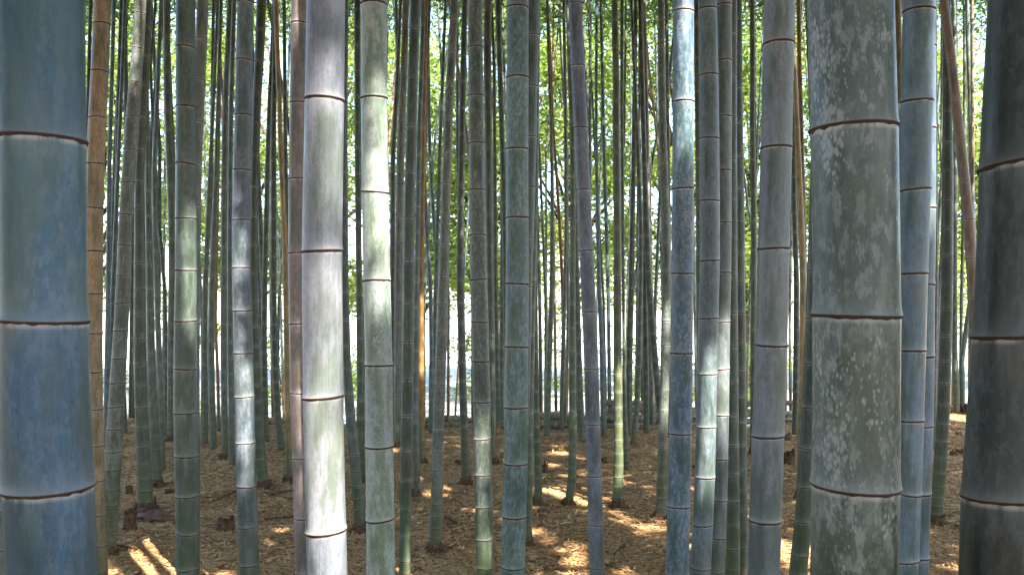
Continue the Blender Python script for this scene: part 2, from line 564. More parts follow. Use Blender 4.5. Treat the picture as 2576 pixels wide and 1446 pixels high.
def culm(label, col, pts, wid, nodes=None, d=None, base=None, spots=0.0, group=None, detail=True, height=None,
         tilt=1.0, step=1.0, leafy=True, seed=None, moss=0.12):
    """pts: [(py, px)], wid: [(py, width px)] in the 2576 px picture; d metres, or from the base row."""
    pts = sorted(pts)
    wid = sorted(wid)
    if d is None:
        d = depth_of_base(base)
    ys = np.array([p[0] for p in pts], float); xs = np.array([p[1] for p in pts], float)
    Z = EYE + (HZ - ys) / F * d
    X = (xs - CX) / F * d
    o = np.argsort(Z); Z = Z[o]; X = X[o]
    # continue the stem down to the ground and up to its tip
    H = height if height else 11.5 + 3.0 * rng.random()
    if len(Z) == 1:
        Z = np.array([Z[0], Z[0] + 1]); X = np.array([X[0], X[0]])
    sd = (X[1] - X[0]) / max(Z[1] - Z[0], 1e-3)
    sd = float(np.clip(sd, -0.12, 0.12))
    gz = float(ground_z(X[0], d))
    if Z[0] > gz:
        X = np.concatenate([[X[0] - sd * 0.8 * (Z[0] - gz)], X]); Z = np.concatenate([[gz], Z])
    elif Z[0] < gz - 0.02:
        gz = float(ground_z(X[0], d))
    k = min(4, len(Z) - 1)
    su = float(np.clip((X[-1] - X[-1 - k]) / max(Z[-1] - Z[-1 - k], 1e-3), -0.12, 0.12))
    sy = float(rng.normal() * 0.012)
    zt, xt = Z[-1], X[-1]

    def cx(z):
        z = np.asarray(z, float)
        a = np.interp(z, Z, X)
        up = np.maximum(z - zt, 0)
        return np.where(z > zt, xt + su * up, a)

    zz = np.linspace(gz - 0.12, H, 900)
    raw = cx(zz)
    win = max(3, int(0.22 / (zz[1] - zz[0])) | 1)
    sm = np.convolve(np.pad(raw, win // 2, mode='edge'), np.ones(win) / win, mode='valid')
    x0 = float(np.interp(gz, zz, sm))

    def axis(z):
        return np.array([float(np.interp(z, zz, sm)) - x0, sy * max(z - zt, 0)])

    wz = EYE + (HZ - np.array([w[0] for w in wid], float)) / F * d
    wr = np.array([w[1] for w in wid], float) / F * d * 0.5
    oo = np.argsort(wz); wz = wz[oo]; wr = wr[oo]
    ztop = max(wz[-1], 2.5)

    def rad(z):
        r = float(np.interp(z, wz, wr))
        if z > ztop:
            r *= max(0.12, 1 - (z - ztop) / (H - ztop + 0.2)) ** 0.75
        return r

    loc = np.array([x0, d, gz])
    e = empty('bamboo_culm', loc)
    tag(e, label, 'bamboo', group)
    sd_ = float(rng.random() * 10) if seed is None else seed
    c4 = tuple(PAL[col]) if isinstance(col, str) else tuple(col)
    jit = 1 + 0.08 * rng.normal()
    jit *= 0.60 if wid[0][1] > 45 else 0.50
    mu = sum(c4[:3]) / 3
    c4 = tuple(max(0.01, mu + 1.5 * (q - mu)) for q in c4[:3])
    c4 = (c4[0] * jit * .90, c4[1] * jit * .98, c4[2] * jit * 1.04, spots)
    base_loc = np.array([0, 0, gz])

    def prep(ob):
        ob['seed'] = sd_
        ob['moss'] = float(moss)
        ob.color = c4
        return ob

    # node heights
    fz_top = EYE + (HZ + 30) / F * d + 0.3       # a little above the frame
    if nodes:
        nz = sorted(EYE + (HZ - y) / F * d for y in nodes)
    else:
        nz = []
        z = gz + 0.05
        while z < fz_top:
            nz.append(z); z += node_step(z - gz, step) * (0.94 + 0.12 * rng.random())
    lo = nz[0]
    while lo - gz > 0.10:
        lo2 = lo - max(0.05, node_step(lo - gz, step) * 0.93)
        if lo2 < gz + 0.03:
            break
        nz.insert(0, lo2); lo = lo2
    gap = nz[-1] - nz[-2] if len(nz) > 1 else 0.28
    while nz[-1] < H - 0.3:
        nz.append(nz[-1] + gap * (0.97 + 0.06 * rng.random())); gap = max(0.16, gap * 0.995)
    wmax = max(w[1] for w in wid)
    rings = wmax >= 7
    kseg = 40 if wmax > 120 else 28 if wmax > 55 else 20 if wmax > 28 else 12 if wmax > 12 else 8
    ang = np.arange(kseg) * 2 * math.pi / kseg
    ca, sa = np.cos(ang), np.sin(ang)
    tl = [(rng.normal() * 0.055 * tilt, rng.normal() * 0.055 * tilt) for _ in nz]

    def ring_rows(rows):
        """rows: list of (z, radius, (tx,ty)) -> verts local to base"""
        V = np.zeros((len(rows), kseg, 3))
        for i, (z, r, t) in enumerate(rows):
            a = axis(z)
            V[i, :, 0] = a[0] + r * ca
            V[i, :, 1] = a[1] + r * sa
            V[i, :, 2] = z - gz + r * (t[0] * ca + t[1] * sa)
        return V.reshape(-1, 3)

    def tube_rows(z0, z1, t0, t1, first, last):
        """rows of one internode with its swollen ends"""
        L = z1 - z0
        rows = []
        us = [0, .012, .03, .06, .12, .25, .5, .75, .88, .95, .985, 1.0]
        if L < 0.12:
            us = [0, .04, .1, .25, .5, .75, .92, 1.0]
        if wmax < 20:
            us = [0, .05, .5, .95, 1.0]
        for u in us:
            z = z0 + u * L
            r = rad(z)
            s_ = min(0.022, L * 0.2)
            sw = 0.0 if first else 0.055 * math.exp(-(u * L) / (0.35 * s_ + 1e-4))
            sw2 = 0.0 if last else 0.022 * math.exp(-((1 - u) * L) / s_) - 0.006 * math.exp(-((1 - u) * L) / (3 * s_))
            w0 = (1 - u) ** 5; w1 = u ** 5
            t = (t0[0] * w0 + t1[0] * w1, t0[1] * w0 + t1[1] * w1)
            rows.append((z, r * (1 + sw + sw2), t))
        return rows, us

    def low_high(rows, z0, z1, t0, t1, has_lo, has_hi):
        lo_, hi_ = [], []
        for z, r, t in rows:
            lo_ += [z - z0 if has_lo else 1.0] * kseg
            hi_ += [z1 - z if has_hi else 1.0] * kseg
        return {'low': lo_, 'high': hi_}

    def ring_profile(z, r, t):
        s_ = min(1.0, max(0.45, r / 0.055))
        prof = [(-.0085, 0.000), (-.0080, .0012), (-.004, .0018), (-.0012, .0026), (0.0, .0040), (.0014, .0040), (.0028, .0022), (.0040, -.0005)]
        rows = [(z + dz * s_ * (0.46 if wmax > 120 else 0.68), r * 1.018 + dr * s_ * 0.7, t) for dz, dr in prof]
        V = ring_rows(rows)
        lip = np.repeat([0, 0, 0, 0, .1, .6, .9, .5], kseg)
        # ragged lower edge
        V[:kseg, 2] += rng.normal(size=kseg) * 0.0011 * s_
        V[kseg:2 * kseg, 2] += rng.normal(size=kseg) * 0.0006 * s_
        return V, lip

    if detail:
        ends = [gz - 0.1] + nz
        tls = [(0, 0)] + tl
        zf_bot = EYE + (HZ - 1446) / F * d - 0.25
        cut = len(nz)
        for i, z in enumerate(nz):
            if z > fz_top:
                cut = i + 1; break
        for i in range(cut):
            z0, z1 = ends[i], ends[i + 1]
            if z1 < zf_bot:
                pass
            rows, us = tube_rows(z0, z1, tls[i], tls[i + 1], i == 0, False)
            V = ring_rows(rows)
            prep(mesh_obj('internode', V, lathe_faces(len(rows), kseg), [M_CULM], e,
                          attrs=low_high(rows, z0, z1, None, None, i > 0, True)))
            V, lip = ring_profile(z1, rad(z1), tls[i + 1])
            mesh_obj('node_ring', V, lathe_faces(8, kseg), [M_RING], e, attrs={'lip': lip})
        up = nz[cut - 1:]
        uptl = tl[cut - 1:]
        pname = 'upper_stem'
    else:
        up = [gz - 0.1] + nz
        uptl = [(0, 0)] + tl
        pname = 'stem'
    # the rest of the stem in one piece, joints included
    V, Fc, mi, lw, hw, lp = [], [], [], [], [], []
    cnt = 0
    for i in range(len(up) - 1):
        z0, z1 = up[i], up[i + 1]
        rows, us = tube_rows(z0, z1, uptl[i], uptl[i + 1], i == 0 and not detail, False)
        vv = ring_rows(rows)
        at = low_high(rows, z0, z1, None, None, True, True)
        fs = lathe_faces(len(rows), kseg)
        V.append(vv); Fc += [tuple(q + cnt for q in f) for f in fs]
        mi += [0] * len(fs); lw += at['low']; hw += at['high']; lp += [0.0] * len(vv)
        cnt += len(vv)
        if rings and not (detail and z0 > fz_top + 1.0):
            r = rad(z1)
            hh = max(0.0055, 0.75 * d / F) if wmax > 8 else 0.006
            rr = [(z1 - hh, r * 1.03, uptl[i + 1]), (z1 - hh * 0.8, r * 1.075, uptl[i + 1]), (z1, r * 1.085, uptl[i + 1]), (z1 + hh * .4, r * 1.03, uptl[i + 1])]
            vv = ring_rows(rr)
            fs = lathe_faces(4, kseg)
            V.append(vv); Fc += [tuple(q + cnt for q in f) for f in fs]
            mi += [1] * len(fs); lw += [1.0] * len(vv); hw += [1.0] * len(vv)
            lp += [0.1] * (2 * kseg) + [.6] * kseg + [.8] * kseg
            cnt += len(vv)
    prep(mesh_obj(pname, np.concatenate(V), Fc, [M_CULM, M_RING], e, mat_idx=mi, attrs={'low': lw, 'high': hw, 'lip': lp}))
    if base is not None and detail and base < 1440:
        # brown collar of roots and soil at the foot
        r = rad(gz + .05)
        kk = 18
        rows_ = [(2.1, -.03), (1.75, .012), (1.4, .035), (1.12, .06), (.95, .07)]
        jr = 1 + rng.normal(size=(len(rows_), kk)) * .13
        VV = [(r * q * jr[i, j] * math.cos(2 * math.pi * j / kk), r * q * jr[i, j] * math.sin(2 * math.pi * j / kk), z_ * (1 + .4 * rng.normal()) if 0 < i < 4 else z_)
              for i, (q, z_) in enumerate(rows_) for j in range(kk)]
        mesh_obj('root_collar', np.array(VV), lathe_faces(len(rows_), kk), [M_ROOT], e, smooth=False)
    CULMS.append((loc, sm.copy(), zz, sy, zt, rad, H, e))
    if leafy:
        LATE.append((e, loc, (lambda z, _a=axis, _g=gz: _a(z + _g)), H - gz, d))
    return e


LATE = []

# ------------------------------------------------------------------ the culms, read off the photograph
G_FRONT = 'thick bamboo culms along the front of the grove'
G_MID = 'bamboo culms standing in the middle of the grove'
G_BACK = 'slender bamboo culms deep in the grove'

# big culms at the front
culm('thick blue-grey culm with mossy olive patches, beside the ochre culm', (.095, .155, .215),
     [(0, 101), (360, 103), (723, 105), (804, 109), (1230, 122), (1446, 134)], [(0, 201), (1446, 203)],
     [-120, 352, 804, 1222, 1600], d=1.16, spots=.08, moss=.6, group=G_FRONT, tilt=.9)
culm('thick culm covered in pale lichen blotches, between two clear gaps of leaf litter', (.11, .132, .122),
     [(0, 138 + 2000), (160, 2142), (325, 2148), (550, 2151), (722, 2153), (790, 2154), (1022, 2152), (1215, 2152), (1446, 2147)],
     [(0, 203), (1446, 206)], [-160, 325, 792, 1218, 1600], d=1.17, spots=.9, moss=.5, group=G_FRONT, tilt=.7)
culm('thick charcoal-dark culm with pale cracked rims under its joints', (.045, .053, .05),  # skin tint darkened for the shade this culm stands in
     [(0, 2600), (415, 2578), (723, 2570), (845, 2562), (1235, 2533), (1446, 2527)], [(0, 200), (1446, 204)],
     [-40, 415, 845, 1245, 1620], d=1.15, spots=.0, group=G_FRONT)
culm('pale silvery sunlit culm with green streaks, in front of the pinkish culm', (.345, .34, .375),
     [(0, 820), (250, 817), (435, 813), (630, 810), (722, 811), (995, 813), (1172, 816), (1330, 820), (1446, 824)],
     [(0, 95), (630, 99), (1446, 99)], [-130, 252, 631, 996, 1331, 1640], d=1.9, spots=.1, moss=.5, group=G_FRONT, tilt=.7)
culm('pale green speckled culm with a bright sunlit flank', (.41, .44, .405),
     [(0, 940), (248, 941), (483, 944), (706, 948), (917, 953), (1120, 954), (1303, 957), (1446, 958)],
     [(0, 65), (706, 68), (1446, 71)], [-220, 12, 248, 483, 706, 917, 1120, 1303, 1480], d=2.8, spots=.75, group=G_FRONT, tilt=.6)
culm('purplish grey-green culm with dark moss specks, leaning beside a tan culm', (.225, .235, .255),
     [(0, 1961), (112, 1958), (372, 1953), (625, 1946), (866, 1941), (1094, 1932), (1306, 1925), (1446, 1921)],
     [(0, 75), (1446, 79)], [-150, 112, 372, 625, 866, 1094, 1306, 1505], d=2.75, spots=.1, moss=.45, group=G_FRONT, tilt=.6)
culm('smooth blue culm touching a second blue culm, beside the blotched thick culm', (.165, .205, .245),
     [(0, 2312), (28, 2312), (255, 2306), (478, 2301), (688, 2294), (880, 2289), (1055, 2284), (1235, 2279), (1405, 2271)],
     [(0, 74), (1446, 72)], [-200, 28, 255, 478, 688, 880, 1055, 1235, 1405], d=2.9, spots=.05, group=G_FRONT, tilt=.6)
culm('steel-blue culm half hidden behind another smooth blue culm', (.17, .21, .26),
     [(0, 2319), (100, 2318), (325, 2318), (525, 2318), (722, 2315), (895, 2314), (1070, 2312), (1237, 2306), (1446, 2299)],
     [(0, 66), (1446, 66)], [-90, 120, 325, 524, 714, 895, 1070, 1237, 1397], d=3.15, group=G_FRONT, tilt=.5)
culm('deep blue culm dotted with white lichen specks and a sunlit edge', (.155, .21, .275),
     [(0, 1719), (256, 1719), (474, 1718), (687, 1717), (887, 1715), (1089, 1712), (1271, 1708), (1445, 1703)],
     [(0, 52), (1446, 57)], [-190, 30, 256, 474, 687, 887, 1089, 1271, 1442], d=3.3, spots=.55, group=G_FRONT, tilt=.5)
culm('grey-green culm with fine pale mottling and dark brown rings, in mid grove', 'teal',
     [(0, 1302), (196, 1302), (375, 1301), (547, 1301), (713, 1301), (871, 1300), (1023, 1298), (1163, 1297), (1297, 1293), (1420, 1290)],
     [(0, 55), (1446, 61)], [-150, 22, 196, 375, 547, 713, 871, 1023, 1163, 1297, 1420], d=3.6, spots=.38, group=G_FRONT, tilt=.5)
culm('dusty pinkish-brown culm behind the pale silvery culm', 'pink',
     [(0, 754), (259, 750), (449, 747), (636, 746), (815, 748), (987, 751), (1150, 757), (1301, 761), (1437, 766)],
     [(0, 41), (1446, 42)], [-140, 60, 259, 449, 636, 815, 987, 1150, 1301, 1437], d=3.3, spots=.12, group=G_FRONT, tilt=.5)

# middle of the grove
culm('grey culm standing behind the thick blue-grey culm at the edge of the grove', 'grey',
     [(900, -14), (1067, -12), (1277, -4), (1446, 1)], [(0, 38), (1446, 42)], [850, 961, 1067, 1178, 1281, 1380], d=4.0, spots=.1, group=G_MID)
culm('slim grey culm almost hidden between the thick blue-grey culm and the ochre culm', 'greygreen',
     [(0, 203), (723, 201), (1446, 198)], [(0, 22), (1446, 24)], None, d=6.0, group=G_MID)
culm('ochre-brown culm with rosy lichen patches', 'brown',
     [(0, 258), (61, 256), (181, 251), (297, 245), (412, 240), (523, 237), (632, 236), (738, 235), (837, 235), (972, 236), (1119, 240), (1207, 243), (1293, 247), (1370, 250), (1446, 252)],
     [(0, 40), (723, 44), (1446, 36)], [61, 181, 297, 412, 523, 632, 738, 837, 935, 1027, 1119, 1207, 1293, 1370, 1436], d=5.1, spots=.3, group=G_MID, tilt=.6)
culm('curving pale grey culm with a sunlit top and a mossy orange foot', (.27, .28, .255),
     [(0, 354), (125, 347), (210, 340), (295, 332), (377, 327), (459, 322), (540, 317), (618, 314), (692, 311), (762, 308), (900, 300), (1022, 292), (1135, 285), (1230, 281), (1305, 280), (1395, 280)],
     [(0, 27), (460, 32), (762, 34), (1022, 37), (1180, 40), (1305, 33), (1395, 22)],
     [35, 122, 208, 294, 377, 459, 540, 617, 692, 762, 831, 900, 962, 1022, 1078, 1135, 1181, 1230, 1267, 1305, 1332], base=1395, spots=.3, group=G_MID, tilt=.6)
culm('dark green culm with rusty rims, rooted in a heap of dry sheaths', 'dark',
     [(0, 372), (215, 364), (374, 354), (452, 351), (525, 351), (662, 352), (791, 352), (915, 353), (1025, 356), (1124, 360), (1202, 364), (1280, 367)],
     [(0, 21), (374, 22), (662, 27), (970, 31), (1200, 34), (1280, 37)], [70, 142, 215, 295, 374, 452, 525, 595, 662, 728, 791, 855, 915, 970, 1025, 1075, 1124, 1166, 1202, 1232, 1260], base=1280, group=G_MID, tilt=.5)
culm('grey-olive culm close beside the dark green culm with rusty rims', 'greygreen',
     [(0, 365), (100, 367), (345, 371), (480, 372), (607, 375), (780, 378), (885, 380), (977, 383), (1060, 387), (1155, 391), (1220, 394)],
     [(0, 9), (345, 11), (607, 17), (885, 20), (1060, 26), (1220, 28)], [210, 278, 345, 415, 480, 543, 607, 667, 725, 780, 832, 885, 932, 977, 1022, 1060, 1098, 1130, 1155, 1181, 1204], base=1220, spots=.15, group=G_MID, tilt=.5)
culm('dull brown-green culm partly hidden by the dark grey-green culm with white rims', 'greygreen',
     [(0, 420), (195, 420), (320, 424), (445, 428), (560, 432), (700, 433), (900, 431), (1110, 432)], [(0, 17), (560, 17), (1110, 21)], None, base=1110, group=G_MID)
culm('dark grey-green culm with white rims and two sunlit edges near its foot', (.12, .145, .125),
     [(0, 467), (121, 467), (270, 468), (414, 468), (549, 467), (679, 468), (805, 466), (927, 466), (1037, 466), (1145, 468), (1245, 470), (1338, 472), (1446, 473)],
     [(0, 46), (679, 51), (1037, 56), (1446, 55)], [-30, 121, 270, 414, 549, 679, 805, 927, 1037, 1145, 1245, 1338, 1427], d=4.3, group=G_MID, tilt=.6)
culm('light grey culm behind the dark grey-green culm with white rims', 'grey',
     [(0, 510), (99, 507), (203, 502), (307, 497), (413, 493), (516, 491), (618, 490), (818, 488), (995, 487), (1157, 487), (1446, 487)],
     [(0, 28), (1446, 29)], [-5, 99, 203, 307, 413, 516, 618, 718, 815, 907, 995, 1077, 1157, 1235, 1310, 1380], d=5.3, spots=.1, group=G_MID, tilt=.5)
culm('straight blue-grey culm with thin dark rings and a sunlit side low down', (.225, .25, .29),
     [(0, 618), (152, 615), (290, 612), (427, 609), (553, 607), (673, 607), (781, 610), (887, 612), (997, 615), (1112, 617), (1220, 620), (1322, 623), (1446, 628)],
     [(0, 40), (673, 45), (1446, 49)], [-140, 7, 152, 290, 427, 553, 673, 781, 887, 997, 1112, 1220, 1322, 1417], d=4.6, spots=.2, group=G_MID, tilt=.5)
culm('dark green culm sweeping out at its foot behind the straight blue-grey culm', 'dark',
     [(0, 658), (155, 652), (235, 647), (315, 644), (393, 642), (470, 640), (620, 638), (722, 638), (872, 642), (965, 645), (1090, 650), (1150, 655), (1225, 662)],
     [(0, 24), (470, 20), (722, 20), (1090, 26), (1225, 29)], [0, 75, 156, 235, 313, 391, 469, 545, 617, 688, 757, 820, 870, 920, 967, 1009, 1052, 1090, 1125, 1155, 1182, 1205], base=1227, group=G_MID, tilt=.4)
culm('dark culm standing behind the pale silvery culm, bending out to its foot', (.12, .155, .15),
     [(0, 868), (300, 865), (500, 866), (700, 867), (920, 873), (985, 877), (1040, 881), (1090, 885), (1135, 891), (1178, 895), (1220, 898), (1260, 902), (1330, 907)],
     [(0, 18), (500, 19), (920, 21), (1090, 27), (1330, 28)], None, base=1332, group=G_MID, tilt=.4, step=1.05)
culm('dark olive culm between the pale silvery and the speckled culm', 'green',
     [(0, 899), (310, 900), (500, 901), (680, 903), (900, 906), (1212, 913)], [(0, 17), (680, 16), (1212, 21)], [70, 115, 178, 245, 308, 372, 437, 498, 560, 620, 680, 740, 798, 850, 905, 955, 1005, 1050, 1090, 1128, 1162, 1190], base=1214, spots=.05, group=G_MID, tilt=.4)
culm('slender dark green culm with blushing pink rims beside the speckled culm', (.095, .12, .095),
     [(0, 1045), (73, 1043), (195, 1038), (318, 1035), (433, 1032), (547, 1029), (655, 1028), (760, 1027), (955, 1025), (1130, 1022), (1278, 1020), (1446, 1018)],
     [(0, 26), (655, 28), (1446, 30)], [-50, 73, 195, 318, 433, 547, 655, 760, 859, 955, 1045, 1130, 1205, 1278, 1346, 1407], d=5.2, group=G_MID, tilt=.6)
culm('grey patchy culm behind the slender dark green culm with pink rims', 'grey',
     [(0, 1021), (148, 1017), (230, 1014), (308, 1010), (386, 1008), (540, 1005), (682, 1003), (815, 1002), (940, 1002), (1055, 1001), (1122, 998)],
     [(0, 17), (386, 20), (682, 21), (1122, 17)], [-15, 65, 148, 230, 308, 386, 463, 540, 610, 682, 748, 815, 879, 940, 997, 1045, 1085], base=1130, spots=.3, group=G_MID, tilt=.4)
culm('bluish-green culm with its foot in a brown clump behind the pink-rimmed culm', 'teal',
     [(0, 1065), (110, 1063), (240, 1058), (370, 1054), (500, 1052), (625, 1050), (722, 1048), (907, 1046), (1010, 1045), (1100, 1046), (1247, 1049)],
     [(0, 12), (370, 13), (722, 13), (1010, 14), (1197, 19), (1247, 21)], None, base=1247, group=G_MID, tilt=.4)
culm('grey-mottled culm leaning over, with a moss-green foot on open litter', (.21, .225, .20),
     [(0, 1142), (48, 1142), (132, 1137), (216, 1132), (300, 1128), (382, 1126), (462, 1122), (540, 1120), (618, 1118), (692, 1116), (765, 1113), (835, 1112), (902, 1109), (966, 1106), (1025, 1105), (1081, 1103), (1135, 1101), (1181, 1101), (1227, 1100), (1265, 1098), (1380, 1094)],
     [(0, 21), (300, 22), (692, 26), (835, 28), (1081, 28), (1227, 30), (1320, 31), (1383, 33)],
     [-35, 48, 132, 216, 300, 382, 462, 540, 618, 692, 765, 835, 902, 966, 1025, 1081, 1135, 1181, 1227, 1265, 1297, 1325, 1350], base=1383, spots=.35, moss=.4, group=G_MID, tilt=.4)
culm('dark green culm with faint white joints and a small sunlit fleck', 'dark',
     [(0, 1169), (145, 1166), (275, 1163), (405, 1161), (530, 1159), (650, 1157), (760, 1158), (860, 1161), (955, 1163), (1075, 1168), (1117, 1170), (1222, 1172)],
     [(0, 14), (405, 17), (650, 18), (955, 18), (1117, 21), (1222, 24)], None, base=1224, group=G_MID, tilt=.4)
culm('mottled grey-green culm with raised dark rings, lit by the sun at its foot', (.165, .19, .17),
     [(0, 1195), (120, 1196), (241, 1197), (361, 1199), (478, 1200), (592, 1203), (703, 1204), (809, 1207), (908, 1209), (1008, 1212), (1102, 1213), (1192, 1215), (1273, 1218), (1352, 1219), (1446, 1221)],
     [(0, 36), (703, 43), (1446, 46)], [-118, 2, 120, 241, 361, 478, 592, 703, 809, 908, 1009, 1102, 1192, 1273, 1352, 1423], d=4.8, spots=.45, moss=.4, group=G_MID, tilt=.6)
culm('dark brownish culm just behind the mottled grey-green culm', (.125, .14, .115),
     [(0, 1228), (108, 1226), (286, 1228), (455, 1230), (618, 1232), (900, 1236), (1150, 1238)], [(0, 20), (618, 19), (1150, 20)],
     [20, 108, 199, 286, 373, 455, 540, 618, 696, 772, 845, 915, 980, 1040, 1095], base=1160, group=G_MID, tilt=.4)
culm('dark culm leaning in behind the finely mottled culm with brown rings', 'green',
     [(0, 1253), (100, 1255), (245, 1260), (315, 1262), (380, 1264), (445, 1267), (560, 1270), (900, 1276), (1150, 1280)], [(0, 13), (445, 15), (1150, 18)],
     [45, 112, 180, 248, 315, 380, 445, 510, 575, 640, 700, 760, 820, 875, 930, 980, 1025, 1065, 1100], base=1150, group=G_MID, tilt=.3)
culm('smooth grey-teal culm half hidden behind the finely mottled culm', (.185, .215, .205),
     [(0, 1339), (90, 1338), (217, 1335), (345, 1333), (470, 1330), (598, 1326), (722, 1322), (900, 1318), (1200, 1310), (1446, 1302)],
     [(0, 34), (1446, 34)], [-40, 90, 217, 345, 470, 598, 722, 842, 957, 1065, 1165, 1260, 1345], d=4.6, group=G_MID, tilt=.5)
culm('green culm with an orange rotting foot behind the finely mottled culm', 'greygreen',
     [(0, 1352), (500, 1347), (722, 1340), (950, 1336), (1100, 1333), (1250, 1331), (1377, 1331)], [(0, 14), (722, 16), (1250, 17), (1377, 15)], None, base=1377, group=G_MID, tilt=.4)
culm('mossy dark green culm with a bowed foot standing on open litter', (.07, .10, .055),
     [(0, 1350), (400, 1347), (722, 1346), (972, 1348), (1122, 1352), (1222, 1355), (1277, 1351)], [(0, 11), (722, 12), (1122, 17), (1277, 21)], None, base=1277, group=G_MID, tilt=.4)
culm('green culm kinked sideways at its foot, next to the leaning blue-violet culm', (.13, .165, .115),
     [(0, 1428), (200, 1434), (350, 1440), (480, 1441), (600, 1441), (710, 1440), (862, 1439), (952, 1440), (1042, 1441), (1107, 1441), (1177, 1440), (1227, 1437), (1260, 1431), (1275, 1427)],
     [(0, 11), (350, 13), (710, 15), (952, 18), (1177, 20), (1275, 22)], None, base=1276, spots=.1, group=G_MID, tilt=.4)
culm('leaning blue-violet culm with dusky pink patches', (.235, .245, .31),
     [(0, 1446), (10, 1447), (166, 1453), (322, 1461), (478, 1468), (630, 1475), (783, 1482), (927, 1488), (1065, 1491), (1195, 1495), (1317, 1499), (1446, 1503)],
     [(0, 34), (630, 36), (1446, 38)], [-145, 10, 166, 322, 478, 630, 783, 927, 1065, 1195, 1317, 1426], d=4.2, spots=.2, group=G_MID, tilt=.5)
culm('olive culm with yellow-green sunlit joints and a flared mossy foot', (.165, .18, .095),
     [(0, 1546), (120, 1548), (188, 1550), (320, 1550), (448, 1552), (573, 1553), (690, 1553), (800, 1553), (942, 1554), (1025, 1555), (1107, 1556), (1222, 1555), (1280, 1556)],
     [(0, 16), (320, 19), (690, 20), (942, 22), (1107, 23), (1222, 27), (1280, 31)], [-10, 52, 120, 188, 254, 320, 385, 448, 511, 573, 632, 690, 746, 800, 850, 899, 942, 985, 1025, 1066, 1107, 1140, 1170, 1198, 1222, 1250], base=1280, group=G_MID, tilt=.3)
culm('dark slim culm behind the olive culm with the flared foot', 'green',
     [(0, 1565), (270, 1564), (450, 1566), (850, 1569), (1000, 1571), (1182, 1577)], [(0, 9), (850, 8), (1182, 14)], None, base=1184, group=G_MID, tilt=.3, detail=False)
culm('dappled grey-green culm with a dark flaring foot beside the specked blue culm', (.165, .185, .155),
     [(0, 1663), (120, 1663), (190, 1664), (265, 1666), (335, 1667), (408, 1670), (475, 1671), (543, 1674), (610, 1675), (678, 1676), (730, 1676), (867, 1674), (980, 1672), (1080, 1668), (1162, 1667), (1227, 1666), (1305, 1663)],
     [(0, 17), (265, 19), (543, 22), (730, 24), (980, 23), (1162, 25), (1305, 31)], [-20, 50, 120, 190, 265, 335, 408, 475, 543, 610, 678, 743, 806, 867, 926, 980, 1030, 1080, 1122, 1162, 1196, 1227, 1252, 1275], base=1305, spots=.3, group=G_MID, tilt=.3)
culm('slim culm visible between the specked blue culm and its grey-blue neighbour', 'greygreen',
     [(0, 1752), (230, 1754), (398, 1756), (640, 1758), (900, 1760), (1150, 1762)], [(0, 14), (640, 14), (1150, 17)], [60, 147, 230, 313, 398, 478, 560, 640, 715, 790, 860, 925, 985, 1040, 1090], base=1175, group=G_MID, tilt=.3)
culm('grey-blue culm with a broad sunlit band, touching a paler culm', (.185, .215, .23),
     [(0, 1779), (25, 1780), (190, 1783), (348, 1785), (505, 1786), (655, 1786), (800, 1782), (940, 1780), (1072, 1776), (1198, 1773), (1317, 1768), (1446, 1761)],
     [(0, 46), (655, 49), (1446, 51)], [-140, 25, 190, 348, 505, 655, 800, 940, 1072, 1198, 1317, 1425], d=3.95, spots=.2, group=G_MID, tilt=.5)
culm('soft grey culm with a pinkish sunlit patch, tucked behind the grey-blue culm', (.225, .24, .245),
     [(0, 1820), (15, 1820), (155, 1820), (294, 1820), (428, 1819), (560, 1819), (685, 1818), (808, 1815), (927, 1814), (1042, 1812), (1152, 1810), (1255, 1808), (1350, 1804), (1446, 1801)],
     [(0, 42), (1446, 42)], [-120, 15, 155, 294, 428, 560, 685, 808, 927, 1042, 1152, 1255, 1350, 1435], d=4.3, spots=.1, group=G_MID, tilt=.5)
culm('dark green culm widening to its foot behind the soft grey culm', (.10, .13, .105),
     [(0, 1842), (300, 1841), (700, 1842), (800, 1842), (1000, 1842), (1190, 1843), (1317, 1843), (1446, 1843)], [(0, 24), (700, 26), (1000, 30), (1446, 36)],
     [85, 190, 298, 402, 500, 598, 693, 787, 873, 960, 1042, 1118, 1190, 1258, 1317, 1377, 1428], d=5.15, group=G_MID, tilt=.4)
culm('evenly jointed grey-green culm between dark and purplish culms', (.15, .175, .155),
     [(0, 1859), (222, 1859), (391, 1860), (553, 1862), (711, 1862), (787, 1863), (995, 1865), (1177, 1867), (1365, 1870), (1446, 1871)],
     [(0, 15), (391, 21), (711, 25), (1177, 25), (1446, 24)], [-40, 47, 135, 222, 308, 391, 473, 553, 633, 711, 787, 857, 927, 995, 1058, 1118, 1178, 1232, 1282, 1330, 1368, 1405], base=1455, spots=.1, group=G_MID, tilt=.4)
culm('slim dark culm behind the purplish grey-green culm', 'green',
     [(0, 1892), (170, 1893), (325, 1893), (480, 1895), (628, 1897), (722, 1896), (900, 1895), (1140, 1894)], [(0, 12), (628, 15), (1140, 15)], [90, 170, 248, 325, 402, 480, 555, 628, 698, 765, 830, 895, 955, 1010, 1060], base=1150, group=G_MID, tilt=.3)
culm('tan culm rising between the purplish culm and the lichen-blotched thick culm', 'tan',
     [(0, 1990), (200, 1999), (350, 2006), (475, 2012), (600, 2017), (722, 2021), (900, 2020), (1100, 2016), (1250, 2012)], [(0, 12), (350, 14), (722, 17), (1250, 18)],
     [200, 262, 320, 375, 430, 480, 532, 582, 632, 680, 728, 776, 823, 869, 914, 956, 996, 1034, 1070, 1104, 1136], base=1250, spots=.1, group=G_MID, tilt=.3)
